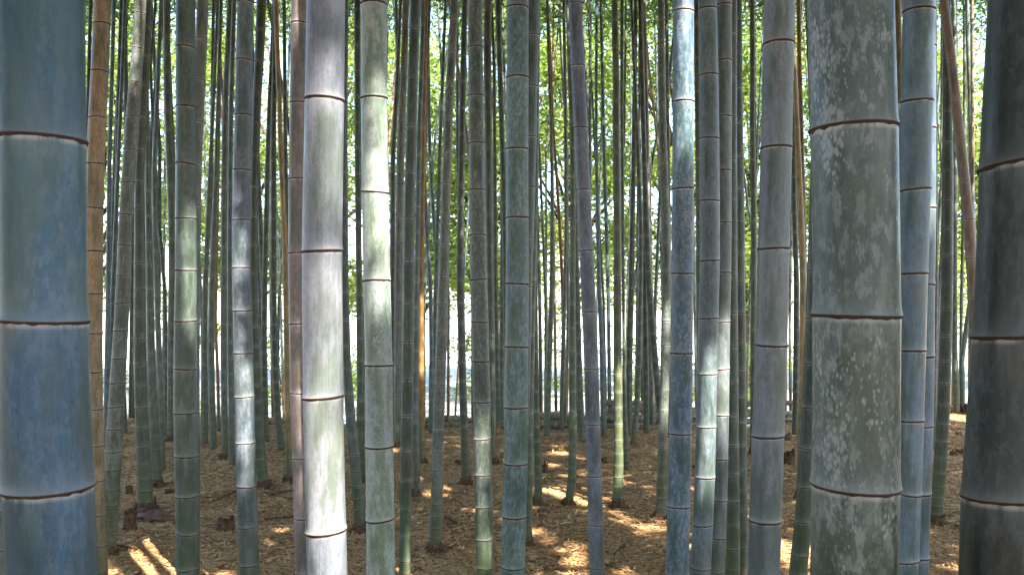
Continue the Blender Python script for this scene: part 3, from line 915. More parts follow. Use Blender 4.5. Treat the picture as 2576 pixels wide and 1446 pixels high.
culm('yellowish slim culm crossing behind the tan culm', (.30, .225, .115),
     [(0, 2009), (150, 2011), (300, 2016), (500, 2021), (720, 2026), (1100, 2030)], [(0, 11), (720, 11), (1100, 12)], None, base=1120, group=G_MID, tilt=.3, detail=False)
culm('dark slim culm with pale joints standing behind the tan culm', 'dark',
     [(0, 1992), (500, 1998), (722, 2004), (900, 2003), (1097, 2001)], [(0, 10), (722, 14), (1097, 17)], None, base=1099, group=G_MID, tilt=.3, detail=False)
culm('leaning blackish-green culm with white-edged rings beside the blotched thick culm', (.075, .095, .075),
     [(430, 2060), (560, 2056), (680, 2052), (800, 2048), (912, 2043), (1022, 2038), (1125, 2033), (1222, 2028), (1310, 2021), (1392, 2012), (1446, 2007)],
     [(430, 40), (1446, 43)], [180, 307, 432, 558, 680, 800, 913, 1023, 1125, 1222, 1310, 1392], d=4.6, group=G_MID, tilt=.4)
culm('straw-coloured slim culm glimpsed behind the smooth blue culm', (.28, .245, .155),
     [(0, 2256), (115, 2261), (260, 2261), (396, 2261), (600, 2260), (900, 2258), (1150, 2256)], [(0, 17), (396, 17), (1150, 19)], [45, 116, 187, 258, 328, 396, 462, 528, 592, 655, 716, 775, 832, 887, 940, 990, 1036], base=1160, group=G_MID, tilt=.3)
culm('blackish-green culm with fine white joints, bending to a dark foot', (.085, .11, .085),
     [(0, 2381), (280, 2383), (430, 2384), (575, 2383), (712, 2382), (777, 2381), (844, 2379), (907, 2377), (964, 2375), (1017, 2374), (1067, 2371), (1110, 2369), (1152, 2366), (1190, 2363), (1222, 2361), (1250, 2357), (1307, 2355)],
     [(0, 18), (280, 22), (430, 26), (712, 28), (1017, 30), (1307, 31)], [55, 130, 205, 280, 355, 430, 502, 575, 643, 712, 777, 844, 907, 964, 1017, 1067, 1110, 1152, 1190, 1222, 1250, 1270], base=1307, group=G_MID, tilt=.3)
culm('pinkish-brown culm slanting across behind the charcoal-dark culm', (.31, .225, .195),
     [(0, 2374), (37, 2378), (145, 2392), (250, 2404), (353, 2415), (455, 2426), (552, 2436), (650, 2444), (723, 2448), (840, 2453), (930, 2457), (1200, 2470)],
     [(0, 20), (353, 24), (723, 27), (1200, 29)], [-70, 37, 145, 250, 353, 455, 552, 650, 747, 838, 925, 1008, 1085], base=1330, group=G_MID, tilt=.3)
culm('tan culm with a dark brown foot, behind the dusty pinkish-brown culm', 'tan',
     [(0, 694), (115, 697), (250, 703), (380, 706), (510, 712), (625, 717), (722, 719), (842, 721), (940, 722), (1022, 726), (1212, 728)],
     [(0, 12), (380, 13), (722, 14), (1212, 18)], None, base=1213, group=G_MID, tilt=.3)
culm('orange-tan culm with a sunlit stretch, behind the pink-rimmed culm', 'orange',
     [(0, 1072), (300, 1066), (722, 1059), (890, 1059), (1040, 1060), (1170, 1062)], [(0, 11), (722, 14), (1170, 18)], None, base=1172, group=G_MID, tilt=.3)

# slim culms at the back of the floor, read one by one
BACK = [
    # (label, colour, pts, widths, base)
    ('dark green slim culm tapering up to a sunlit joint', 'dark', [(0, 693), (225, 690), (340, 688), (555, 688), (722, 688), (907, 691), (1047, 699), (1125, 708)], [(0, 12), (722, 15), (1125, 17)], 1126),
    ('blackish slim culm beside the dark green culm with a sweeping foot', 'dark', [(0, 690), (120, 685), (280, 677), (450, 672), (700, 666), (872, 664), (1107, 668)], [(0, 10), (450, 12), (1107, 17)], 1108),
    ('blue-grey slim culm swaying beside the leaning grey-mottled culm', 'blue', [(0, 1081), (200, 1074), (435, 1068), (560, 1072), (723, 1083), (900, 1085), (1090, 1084)], [(0, 7), (723, 10), (1090, 13)], 1091),
    ('dim green slim culm beside the speckled culm', 'greygreen', [(0, 1008), (225, 998), (400, 988), (700, 987), (1125, 985)], [(0, 8), (400, 13), (1125, 13)], 1126),
    ('dark slim culm standing by the far poles', 'green', [(0, 1236), (175, 1243), (723, 1247), (1080, 1254)], [(0, 7), (723, 11), (1080, 13)], 1082),
    ('bent slim culm with a sunlit lower stretch', 'greygreen', [(0, 1376), (165, 1381), (300, 1386), (425, 1388), (550, 1389), (722, 1388), (900, 1382), (1097, 1375)], [(0, 7), (425, 8), (722, 12), (1097, 17)], 1098),
    ('rusty orange slim culm curving past the bent slim culm', 'orange', [(0, 1378), (125, 1384), (300, 1390), (425, 1399), (550, 1407), (723, 1415), (900, 1419), (1072, 1421)], [(0, 5), (550, 8), (1072, 11)], 1078),
    ('pinkish slim culm lit from the side beside the leaning blue-violet culm', 'pinkgrey', [(0, 1418), (300, 1423), (600, 1424), (900, 1416), (1080, 1412)], [(0, 8), (600, 9), (1080, 12)], 1082),
    ('dark slim culm behind the leaning blue-violet culm', 'dark', [(0, 1436), (400, 1444), (722, 1452), (950, 1458), (1105, 1464)], [(0, 10), (722, 13), (1105, 17)], 1107),
    ('bluish slim culm to one side of the leaning blue-violet culm', 'blue', [(0, 1501), (200, 1500), (375, 1500), (580, 1504), (722, 1507), (872, 1514), (1012, 1517), (1095, 1520)], [(0, 7), (375, 8), (722, 11), (1095, 15)], 1096),
    ('dark slim culm with chalk-white joints beyond the olive culm', 'dark', [(0, 1599), (280, 1596), (465, 1593), (595, 1590), (723, 1588), (862, 1584), (972, 1583), (1095, 1583)], [(0, 10), (465, 12), (862, 16), (1095, 14)], 1097),
    ('slim culm slanting forward across its neighbours beyond the olive culm', 'green', [(0, 1588), (150, 1595), (325, 1602), (500, 1610), (600, 1613), (722, 1612), (900, 1608), (1022, 1602), (1115, 1593)], [(0, 7), (500, 11), (1022, 14), (1115, 16)], 1116),
    ('grey slim culm beside the slanting slim culm', 'greygreen', [(0, 1613), (165, 1615), (310, 1619), (465, 1622), (722, 1622), (900, 1624), (1092, 1626)], [(0, 11), (465, 12), (1092, 15)], 1093),
    ('pale-jointed slim culm fanning out near the log pile', 'pinkgrey', [(0, 1621), (300, 1627), (625, 1631), (800, 1634), (1000, 1640), (1077, 1642)], [(0, 8), (625, 12), (1077, 16)], 1079),
    ('dark slim culm leaning sharply towards the dappled culm', 'dark', [(0, 1610), (300, 1618), (560, 1626), (722, 1633), (922, 1650), (1022, 1660), (1095, 1667)], [(0, 9), (722, 15), (1095, 16)], 1097),
    ('thin culm behind the dappled grey-green culm', 'greygreen', [(0, 1677), (300, 1680), (600, 1683), (1100, 1686)], [(0, 9), (600, 10), (1100, 12)], 1102),
    ('blue-green slim culm leaning beside the grey-olive culm', 'teal', [(0, 405), (210, 397), (425, 388), (600, 390), (800, 397), (1000, 404), (1172, 408)], [(0, 9), (425, 12), (1172, 15)], 1174),
    ('grey-green slim culm with a lighter stretch, beside the straight blue-grey culm', 'greygreen', [(0, 578), (120, 573), (220, 568), (325, 566), (450, 564), (700, 563), (900, 563), (1145, 566)], [(0, 12), (325, 15), (1145, 17)], 1146),
    ('bluish slim culm running close along the straight blue-grey culm', 'teal', [(0, 589), (275, 581), (450, 579), (690, 578), (900, 579), (1170, 584)], [(0, 11), (690, 13), (1170, 15)], 1172),
    ('mid-green slim culm beyond the white-rimmed dark culm', 'greygreen', [(0, 556), (400, 545), (722, 533), (900, 530), (1130, 537)], [(0, 8), (722, 15), (1130, 17)], 1131),
    ('mossy slim culm beyond the white-rimmed dark culm', 'green', [(0, 548), (400, 530), (722, 516), (900, 514), (1115, 514)], [(0, 7), (722, 13), (1115, 19)], 1118),
    ('rust-coloured slim culm beyond the straight blue-grey culm', 'orange', [(0, 556), (300, 552), (600, 546), (800, 542), (950, 548), (1080, 551)], [(0, 6), (600, 8), (1080, 9)], 1086),
    ('dark slim culm behind the curving pale grey culm', 'dark', [(0, 305), (300, 296), (700, 290), (900, 300), (1000, 312), (1085, 315)], [(0, 9), (700, 11), (1085, 12)], 1087),
    ('bluish slim culm leaning beside the ochre culm', 'blue', [(0, 287), (400, 275), (722, 272), (1000, 268), (1120, 268)], [(0, 9), (722, 11), (1120, 14)], 1122),
    ('pale blue slim culm with thin dark joints between the ochre and curving pale culms', 'teal', [(0, 315), (350, 300), (722, 284), (1000, 276), (1110, 273)], [(0, 8), (722, 10), (1110, 13)], 1112),
    ('dark slim culm rising behind the ochre culm', 'green', [(0, 228), (450, 216), (722, 212), (1100, 208)], [(0, 9), (722, 9), (1100, 11)], 1110),
    ('dark slim culm between the white-rimmed dark culm and its light grey neighbour', 'dark', [(0, 392), (170, 378), (500, 395), (722, 414), (900, 418), (1095, 418)], [(0, 7), (722, 10), (1095, 12)], 1098),
    ('pink-tinged slim culm behind the blackish-green culm with fine white joints', 'pinkgrey', [(0, 2352), (500, 2354), (722, 2355), (1050, 2350), (1120, 2349)], [(0, 9), (722, 11), (1120, 12)], 1124),
    ('grey slim culm with white joints, foot beside a shard of broken stump', 'greygreen', [(0, 2400), (300, 2403), (722, 2402), (900, 2402), (1040, 2407)], [(0, 9), (722, 11), (1040, 16)], 1040),
    ('bluish slim culm beyond the slanting pinkish-brown culm', 'teal', [(0, 2432), (250, 2440), (500, 2446), (700, 2450), (900, 2420), (1035, 2421)], [(0, 9), (500, 12), (1035, 13)], 1036),
    ('rust-footed slim culm beyond the slanting pinkish-brown culm', 'brown', [(0, 2445), (400, 2447), (722, 2442), (900, 2440), (1040, 2441)], [(0, 8), (722, 9), (1040, 11)], 1042),
    ('thin grey culm touching the edge of the charcoal-dark culm', 'teal', [(0, 2492), (140, 2489), (400, 2484), (1000, 2478)], [(0, 11), (1000, 12)], 1090),
]
for lab, c_, p_, w_, b_ in BACK:
    culm(lab, c_, p_, w_, None, base=b_, group=G_BACK, detail=False, tilt=.25, spots=float(rng.random() * .2))
# the dark clump of slim culms between the tan and the purplish culm, and the crowd at the far side
FAR_LABEL = {'g': 'thin grey-green culm in the crowd beyond the far fallen poles',
             'b': 'thin bluish culm in the crowd beyond the far fallen poles',
             't': 'thin straw-brown culm in the crowd beyond the far fallen poles'}
FAR_COL = {'g': (.15, .18, .14), 'b': (.19, .24, .25), 't': (.46, .34, .24)}
far_x = []
n_far = 165
for i in range(n_far):
    u = (i + 0.15 + 0.7 * rng.random()) / n_far
    px = -60 + 2700 * u
    dd = 12.7 + 10.5 * rng.random() ** 1.3
    kind = 'g' if rng.random() < .62 else ('b' if rng.random() < .68 else 't')
    lean = rng.normal() * (70 if rng.random() < .18 else 24)
    bow = rng.normal() * 10
    wpx = (0.055 + 0.035 * rng.random()) / dd * F
    pts_ = [(0, px + lean), (380, px + lean * .45 + bow), (760, px + bow * .5), (1080, px - lean * .1)]
    culm(FAR_LABEL[kind], FAR_COL[kind], pts_, [(0, wpx * .72), (500, wpx * .9), (1080, wpx)], None, d=dd,
         group='thin culms in the crowd beyond the fallen poles (%s)' % {'g': 'green', 'b': 'bluish', 't': 'brown'}[kind],
         detail=False, tilt=.2, height=10 + 4 * rng.random(), step=1.1)
# ------------------------------------------------------------------ unseen culms around the frame, added to shade the grove
def blocks_gap(x, y):
    for t, r in GAPS:
        # horizontal distance of the vertical stem from the ray in plan
        h = np.array([S[0], S[1]]); hl = np.linalg.norm(h); h = h / hl
        v = np.array([x - t[0], y - t[1]])
        al = v @ h
        if al > 0 and abs(v[0] * h[1] - v[1] * h[0]) < r + 0.12 and t[2] + al / hl * S[2] < 13:
            return True
    return False


def G(px, py):
    d = EYE * F / (py - HZ)
    p = P(px, py, d)
    return p


def gap(px, py, d, r):
    GAPS.append((P(px, py, d), r))


# spots to be sunlit: holes are cut in the leaves along these rays
for y_ in (20, 90, 160): gap(350 - y_ * .09, y_, 5.9, .05)
for y_ in (250, 310, 370, 430, 490, 550, 610, 670): gap(996, y_, 2.75, .0)
for y_ in (1150, 1230, 1310, 1400): gap(850, y_, 1.86, .03)
for y_ in range(40, 720, 75): gap(872, y_, 1.86, -.06)
for y_ in (10, 110, 210, 300): gap(1738, y_, 3.28, .022)
for y_ in (985, 1060, 1140): gap(1785, y_, 3.9, .05)
for y_ in (900, 960, 1020): gap(1818, y_, 4.25, .05)
for y_ in (1150, 1240, 1330, 1430): gap(491, y_, 5.25, -.06)
for y_ in (1030, 1080): gap(632, y_, 4.55, .05)
gap(1222, 1425, 4.78, -.06); gap(1222, 1390, 4.78, -.07)
for y_ in (975, 1040, 1100, 1140): gap(1560, y_, 7.2, .06)
for y_ in (810, 850, 890): gap(1060, y_, 9.2, .08)
for px_, py_, r_ in ((370, 1362, -.02), (383, 1385, .02), (397, 1407, .02), (412, 1430, .02), (425, 1450, .02), (290, 1415, -.03), (303, 1440, -.02),
                     (1405, 1140, .0), (1450, 1152, -.06), (1385, 1240, -.07), (1640, 1229, -.08),
                     (1975, 1372, .05), (2000, 1385, .05), (2030, 1405, .06), (2400, 1052, .16), (2430, 1048, .16), (1412, 1120, .0)):
    GAPS.append((G(px_, py_), r_))
EXTRA = []


def scatter(n, fx, fy, mind, tries=4000):
    k = 0
    for _ in range(tries):
        if k >= n: break
        x = fx[0] + (fx[1] - fx[0]) * rng.random(); y = fy[0] + (fy[1] - fy[0]) * rng.random()
        if abs(x) < 0.70 * max(y, 0) + 0.9 and y > -2.6: continue          # keep the view and the path clear
        if any((x - a) ** 2 + (y - b) ** 2 < mind ** 2 for a, b in EXTRA): continue
        if blocks_gap(x, y): continue
        EXTRA.append((x, y)); k += 1


scatter(60, (-4, 15), (-12, -2.7), 1.3)  # unseen culms behind the camera, added to block the sun
N_SUN = len(EXTRA)
scatter(16, (-14, -3.5), (-9, -0.5), 1.5)  # unseen low-leaved culms, added to block sky light from behind on this side
N_LEFT = len(EXTRA)
scatter(14, (2.5, 15), (0.5, 11), 1.5)  # unseen side culms, added for shade
scatter(10, (-14, -2.5), (0.5, 11), 1.6)
# points to keep in shade: leaves are added on their rays to the sun
shade = []
for loc, sm_, zz_, sy_, zt_, rad_, H_, e_ in CULMS:
    if loc[1] > 9: continue
    ztop_ = min(5.5, EYE + HZ / F * loc[1] + .2)
    for z in np.arange(0.1, ztop_, 0.085):
        shade.append((float(np.interp(z, zz_, sm_)), loc[1] - .04, z))
for d_ in np.arange(4.4, 13.2, 0.25):
    for x_ in np.arange(-.66 * d_, .66 * d_, 0.25):
        shade.append((x_, d_, 0.0))
shade = np.array(shade)
sh = np.repeat(shade, 7, axis=0)
hz_ = 6.5 + 5.5 * rng.random(len(sh))
kk_ = (hz_ - sh[:, 2]) / S[2]
sh = sh + S[None] * kk_[:, None] + rng.normal(size=sh.shape) * 0.09
sh = sh[gap_filter(sh)]
EX = np.array(EXTRA + [(float(q[1][0]), float(q[1][1])) for q in LATE if q[4] < 10.5])
own = np.argmin((sh[:, None, 0] - EX[None, :, 0]) ** 2 + (sh[:, None, 1] - EX[None, :, 1]) ** 2, axis=1)
dist = np.hypot(sh[:, 0] - EX[own, 0], sh[:, 1] - EX[own, 1])
for i_, (x, y) in enumerate(EXTRA):
    side = 'across the path' if y < 0 else ('beyond the charcoal-dark culm' if x > 0 else 'beyond the thick blue-grey culm')
    lean = rng.normal() * 0.02
    dd = y
    gz_ = float(ground_z(x, y))
    # a plain stem built straight in metres
    H = 11.5 + 3 * rng.random()
    e = empty('bamboo_culm', (x, y, gz_))
    tag(e, 'unseen grey-green culm added for shade ' + side, 'bamboo', 'unseen culms added for shade ' + side)
    r0 = 0.045 + 0.015 * rng.random()
    zs = [-0.1]; z = 0.05
    while z < H:
        zs += [z - .004, z, z + .004]; z += node_step(z, 1.05)
    zs = np.array(zs + [H])
    pts_ = np.column_stack([lean * zs, 0 * zs, zs])
    rr = r0 * np.maximum(0.1, 1 - (zs / (H + .3)) ** 1.6)
    rr[2::3] *= 1.07
    V, Fc = polytube(pts_, rr, 10)
    ob = mesh_obj('stem', V, Fc, [M_CULM], e, attrs={'low': np.ones(len(V)), 'high': np.ones(len(V))})
    ob['seed'] = float(rng.random() * 10); ob.color = (*PAL['greygreen'], 0.1)
    crown(e, (x, y, gz_), lambda z, l=lean: (l * z, 0.0), extra_c=sh[(own == i_) & (dist < 3.0)] - np.array([x, y, gz_]), z0=(2.4 if N_SUN <= i_ < N_LEFT else 5.0 if y < 0 else max(4.6, 3.4 + .4 * y)) + rng.random(), z1=H, nb=32, nl=1100 if y < -5 else 1300, L=0.34, W=0.16, spread=2.3)
# leaves of every culm in the picture, nearer crowns with added sun-blocking leaves
n_own = len(EXTRA)
for e, loc, ax, H, d in LATE:
    if d < 10.5:
        mine = sh[(own == n_own) & (dist < 2.4)]
        mine = mine[mine[:, 2] > EYE + .40 * mine[:, 1] + .6]
        n_own += 1
        crown(e, loc, ax, extra_c=mine - loc, z0=max(5.2, 2.6 + .40 * d) + rng.random(), z1=H, nb=22, nl=800, L=0.33, W=0.15, spread=1.9)
    else:
        crown(e, loc, ax, max(5.6, .40 * d + 1.5) + 1.0 * rng.random(), H, 14, 480, 0.20, 0.05, 1.2)

# ------------------------------------------------------------------ ground
def axis_coords(lo, hi, fine, far, n):
    a = np.arange(lo, hi + 1e-6, fine)
    e = np.geomspace(fine * 2, far, n)
    return np.concatenate([(lo - e)[::-1], a, hi + e])


gx = axis_coords(-15, 15, 0.3, 900, 22)
gy = axis_coords(-14, 24, 0.3, 900, 22)
XX, YY = np.meshgrid(gx, gy)
ZZ = ground_z(XX, YY)
V = np.column_stack([XX.ravel(), YY.ravel(), ZZ.ravel()])
nx, ny = len(gx), len(gy)
I = np.arange(nx * ny).reshape(ny, nx)
Fc = np.stack([I[:-1, :-1], I[:-1, 1:], I[1:, 1:], I[1:, :-1]], -1).reshape(-1, 4)
tag(mesh_obj('ground', V, Fc, [M_GROUND]), kind='structure')
# sunlit pale clearing behind the grove
cxs = np.linspace(-70, 70, 60) * np.linspace(-1.8, 1.8, 60) ** 2; cys = np.concatenate([np.linspace(19.5, 75, 20), np.geomspace(85, 600, 10)])
XX, YY = np.meshgrid(cxs, cys)
YY = YY + np.where(YY < 20, 0.8 * np.sin(XX * 0.9) + 0.5 * np.sin(XX * 2.3), 0)
V = np.column_stack([XX.ravel(), YY.ravel(), ground_z(XX, YY).ravel() + 0.03])
I = np.arange(60 * 30).reshape(30, 60)
Fc = np.stack([I[:-1, :-1], I[:-1, 1:], I[1:, 1:], I[1:, :-1]], -1).reshape(-1, 4)
tag(mesh_obj('path', V, Fc, [M_GRAVEL]), kind='structure')

# fallen leaves
N1 = 230000
dd = 4.0 * (14.2 / 4.0) ** rng.random(N1)
xx = (rng.random(N1) * 2 - 1) * 0.80 * dd
N2 = 16000
dd = np.concatenate([dd, 0.8 + 3.4 * rng.random(N2)]); xx = np.concatenate([xx, (rng.random(N2) * 2 - 1) * 4.5])
N = N1 + N2
c = np.column_stack([xx, dd, ground_z(xx, dd) + 0.004 + 0.015 * rng.random(N) ** 1.5])
u = rng.normal(size=(N, 3)) * np.array([1, 1, 0.10])
u /= np.linalg.norm(u, axis=1)[:, None]
L = (0.034 + 0.05 * rng.random(N)) * (0.85 + dd / 22)
W = (0.006 + 0.008 * rng.random(N)) * (0.85 + dd / 18)
up = np.tile([0, 0, 1.0], (N, 1)) + rng.normal(size=(N, 3)) * 0.26
v = np.cross(u, up); v /= np.linalg.norm(v, axis=1)[:, None] + 1e-9
L = L[:, None]; W = W[:, None]
Q = np.stack([c - u * L * .5, c + v * W * .5 - u * L * .06, c + u * L * .5, c - v * W * .5 - u * L * .06], 1)
rn = np.clip(rng.normal(0.62, 0.20, N), 0, 1)
o = quads_mesh('leaf_litter', Q, [M_LITTER], None, rn)
tag(o, 'dry straw-coloured bamboo leaves covering the grove floor', 'leaf litter', kind='stuff')

# ------------------------------------------------------------------ stumps, poles, twigs and sheaths on the floor
def stump(label, px, py, wpx, hpx, mat, lean=(0.0, 0.0), jag=0.25, group='cut bamboo stumps on the leaf litter'):
    p = G(px, py); d = p[1]
    r = wpx / F * d / 2; h = hpx / F * d
    gz_ = float(ground_z(p[0], d))
    e = empty('bamboo_stump', (p[0], d, gz_))
    tag(e, label, 'stump', group)
    k = 16
    prof = [(r * 1.12, -.03), (r * 1.08, h * .12), (r, h * .45), (r * 1.02, h * .97), (r * .97, h), (r * .72, h), (r * .68, h * .96), (r * .62, h * .55), (0.001, h * .5)]
    V = []
    jz = rng.normal(size=k) * h * jag * .4
    jr = 1 + rng.normal(size=k) * .05
    for i, (rr, z) in enumerate(prof):
        for j in range(k):
            a = 2 * math.pi * j / k
            q = z + (jz[j] if 2 < i < 7 else 0)
            V.append((rr * jr[j] * math.cos(a) + lean[0] * z, rr * jr[j] * math.sin(a) + lean[1] * z, q))
    mesh_obj('stump_wall', np.array(V), lathe_faces(len(prof), k), [mat], e)
    for zf in (.3, .68):
        rows = [(-.004, .99), (-.003, 1.06), (.003, 1.06), (.005, .99)]
        V = [(r * q * 1.03 * math.cos(2 * math.pi * j / k) + lean[0] * zf * h, r * q * 1.03 * math.sin(2 * math.pi * j / k) + lean[1] * zf * h, zf * h + dz * max(1, h / .1)) for dz, q in rows for j in range(k)]
        mesh_obj('node_ring', np.array(V), lathe_faces(4, k), [M_RING], e, attrs={'lip': np.full(len(V), .2)})
    return e


M_STUMPY = make_plain('fresh_cut_wood', (0.40, 0.22, 0.06), (0.62, 0.40, 0.14), (30, 30, 12), 0.8, 0.5, 0.005)
stump('dark upright stump beside the curving pale grey culm', 325, 1335, 30, 46, M_STUMP, (0.06, 0), .15)
stump('squat hollow rotten stump on the litter by the straight blue-grey culm', 568, 1322, 42, 26, M_STUMP, (0, 0), .5)
stump('small sunlit yellow stump on the far litter', 1411, 1133, 17, 17, M_STUMPY, (0, 0), .2)
stump('small blackened stump by the mossy dark green culm', 1371, 1182, 15, 22, M_STUMP, (0, 0), .6)
stump('black low stump beside the leaning blue-violet culm', 1518, 1158, 18, 11, M_STUMP, (0, 0), .5)
stump('small rotten stump by the dark culm with a faint white joint', 1152, 1168, 14, 9, M_STUMP, (0, 0), .5)
stump('hollow low stump near the bluish slim culm', 560, 1155, 20, 12, M_STUMP, (0, 0), .4)
stump('dark block-like stump on the open litter near the charcoal-dark culm', 2416, 1137, 20, 14, M_STUMP, (0, 0), .3)
stump('crumbling stump fragment beside the block-like stump', 2399, 1142, 18, 10, M_STUMP, (0, 0), .6)
stump('tiny dark stump farther up the litter near the charcoal-dark culm', 2412, 1095, 15, 8, M_STUMP, (0, 0), .4)
stump('broad black rotten stump between the purplish and the blotched culm', 1985, 1172, 30, 26, M_STUMP, (0, 0), .6)
stump('mouldering stump behind the purplish grey-green culm', 1975, 1108, 26, 16, M_STUMP, (0, 0), .6)
stump('dark little stump beside the far dim culm', 325, 1240, 16, 20, M_STUMP, (0, 0), .4)
stump('broken stump at the rust-footed culm', 2428, 1040, 22, 14, M_STUMP, (0, 0), .7)


def pole(label, a, b, r, mat, group, lift=0.0, joints=True, nm='fallen_pole', cat='pole', sag=0.0, name2='joint'):
    """a stick lying between two ground points given in metres (x, y)."""
    a = np.array([a[0], a[1], float(ground_z(a[0], a[1])) + r + lift]); b = np.array([b[0], b[1], float(ground_z(b[0], b[1])) + r + lift])
    mid = (a + b) / 2; mid[2] -= r
    e = empty(nm, mid)
    tag(e, label, cat, group)
    n = 14
    t = np.linspace(0, 1, n)
    pts_ = a[None] * (1 - t[:, None]) + b[None] * t[:, None] - mid[None]
    for i in range(n):
        w = pts_[i] + mid
        pts_[i][2] = max(pts_[i][2] - sag * 4 * t[i] * (1 - t[i]), float(ground_z(w[0], w[1])) + r * .7 - mid[2])
    rr = r * (1.05 - 0.25 * t)
    V, Fc = polytube(pts_, rr, 10)
    ob = mesh_obj('shaft', V, Fc, [mat], e, attrs={'low': np.ones(len(V)), 'high': np.ones(len(V))})
    ob['seed'] = float(rng.random() * 9); ob.color = (0.46, 0.44, 0.42, 0.1)
    if joints:
        for q in np.arange(0.08, 0.97, max(0.06, 0.24 / np.linalg.norm(b - a))):
            i = q * (n - 1); i0 = int(i); f = i - i0
            p0 = pts_[i0] * (1 - f) + pts_[min(i0 + 1, n - 1)] * f
            ax = (pts_[min(i0 + 1, n - 1)] - pts_[i0]); ax /= np.linalg.norm(ax)
            r_ = np.interp(q, t, rr)
            V, Fc = polytube(np.array([p0 - ax * .006, p0 - ax * .003, p0 + ax * .003, p0 + ax * .006]), [r_ * .98, r_ * 1.1, r_ * 1.1, r_ * .98], 10)
            mesh_obj(name2, V, Fc, [M_RING], e, attrs={'lip': np.full(len(V), .3)})
    return e


GP = 'fallen poles along the far edge of the litter'
pole('pale grey fallen pole lying behind the leaning grey-mottled culm', (-2.35, 12.0), (-0.15, 12.35), .055, M_CULM, GP)
pole('thin fallen pole in front of the pale grey pole', (-2.2, 11.75), (0.4, 11.95), .03, M_CULM, GP)
pole('whitish fallen pole beside the kinked green culm', (0.25, 12.0), (1.9, 11.9), .045, M_CULM, GP)
pole('grey fallen pole lying across the top of the litter pile', (0.2, 12.35), (1.6, 12.1), .05, M_CULM, GP, lift=.07)
pole('bleached fallen pole below the log pile', (1.9, 11.9), (4.4, 12.3), .035, M_CULM, GP)
pole('pale blue fallen pole behind the grey-blue culm', (2.5, 12.2), (4.4, 12.5), .05, M_CULM, GP, lift=.05)
pole('rust-brown fallen pole near the slim dark culm behind the purplish culm', (3.2, 12.1), (4.6, 12.7), .045, M_DEADWOOD, GP)
pole('long pale fallen pole behind the dark green slim culm', (-4.6, 11.9), (-2.8, 12.2), .04, M_CULM, GP)
GL = 'dead logs piled beyond the leaning blue-violet culm'
pole('lowest dead log of the pile, brown and split', (1.45, 12.35), (2.35, 12.25), .075, M_DEADWOOD, GL, joints=False, nm='dead_log', cat='log')
pole('upper dead log of the pile, tapering to one end', (1.5, 12.5), (2.4, 12.35), .06, M_DEADWOOD, GL, lift=.14, joints=False, nm='dead_log', cat='log')
pole('topmost slim dead log of the pile', (1.4, 12.5), (2.3, 12.45), .045, M_DEADWOOD, GL, lift=.25, joints=False, nm='dead_log', cat='log')
pole('dark dead log beside the grey-blue culm', (2.7, 12.4), (4.3, 12.7), .07, M_DEADWOOD, GL, lift=.06, joints=False, nm='dead_log', cat='log')
pole('thin dead log leaning on the others near the purplish culm', (3.0, 12.6), (4.5, 12.6), .05, M_DEADWOOD, GL, lift=.2, joints=False, nm='dead_log', cat='log')


def twig(label, px0, py0, px1, py1, r=.008):
    a = G(px0, py0); b = G(px1, py1)
    e = pole(label, a[:2], b[:2], r, M_STUMP, 'twigs lying on the leaf litter', lift=.012, joints=False, nm='fallen_twig', cat='twig')
    m = (a + b) / 2
    m = np.array(e.location)
    base = a * .45 + b * .55; base[2] = float(ground_z(base[0], base[1])) + .015
    t2 = base + np.array([(b - a)[1], -(b - a)[0], 0]) * .25 + (b - a) * .25
    V, Fc = polytube(np.array([base, (base + t2) / 2 + [0, 0, .02], t2]) - m, [r * .7, r * .5, r * .3], 6)
    mesh_obj('side_twig', V, Fc, [M_STUMP], e)


twig('dark twig lying towards the straight blue-grey culm', 538, 1262, 598, 1238)
twig('short charred stick by the white-rimmed dark culm', 415, 1240, 452, 1236, .02)
twig('twig behind the foot of the tan culm with a dark brown foot', 660, 1240, 735, 1262)
twig('slim twig by the dusty pinkish-brown culm', 665, 1305, 745, 1300)
twig('bent twig crossing behind the dusty pinkish-brown culm', 680, 1250, 745, 1235)
twig('short stick lying on the litter beside the olive culm', 1545, 1405, 1572, 1380)
twig('thin stick on open litter beside the leaning blue-violet culm', 1560, 1440, 1520, 1425)
twig('long pale stick lying by the curving pale grey culm', 285, 1378, 345, 1383)
twig('twig close to the mossy foot of the grey-mottled culm', 1120, 1300, 1150, 1320)
twig('stick lying on the litter near the evenly jointed culm', 1890, 1190, 1915, 1192, .014)


def sheath(label, px, py, L, rot):
    p = G(px, py)
    e_loc = (p[0], p[1], float(ground_z(p[0], p[1])) + .01)
    n, k = 9, 5
    V = []
    for i in range(n):
        t = i / (n - 1)
        w = L * .22 * math.sin(math.pi * (0.12 + .83 * t)) ** .7
        for j in range(k):
            s = (j / (k - 1) - .5) * 2
            x = (t - .5) * L; y = s * w
            z = .02 + L * .10 * (1 - s * s) * (1 - .4 * t) + .05 * L * math.sin(4 * t + rot)
            V.append((x * math.cos(rot) - y * math.sin(rot), x * math.sin(rot) + y * math.cos(rot), z))
    V = np.array(V)
    top = V + [0, 0, .003]
    Fc = []
    for i in range(n - 1):
        for j in range(k - 1):
            a, b, c_, d_ = i * k + j, i * k + j + 1, (i + 1) * k + j + 1, (i + 1) * k + j
            Fc.append((a, b, c_, d_)); Fc.append((a + n * k, d_ + n * k, c_ + n * k, b + n * k))
    o = mesh_obj('dry_sheath', np.concatenate([V, top]), Fc, [M_SHEATH])
    o.location = e_loc
    tag(o, label, 'sheath', 'dry culm sheaths around the foot of the rusty-rimmed culm')


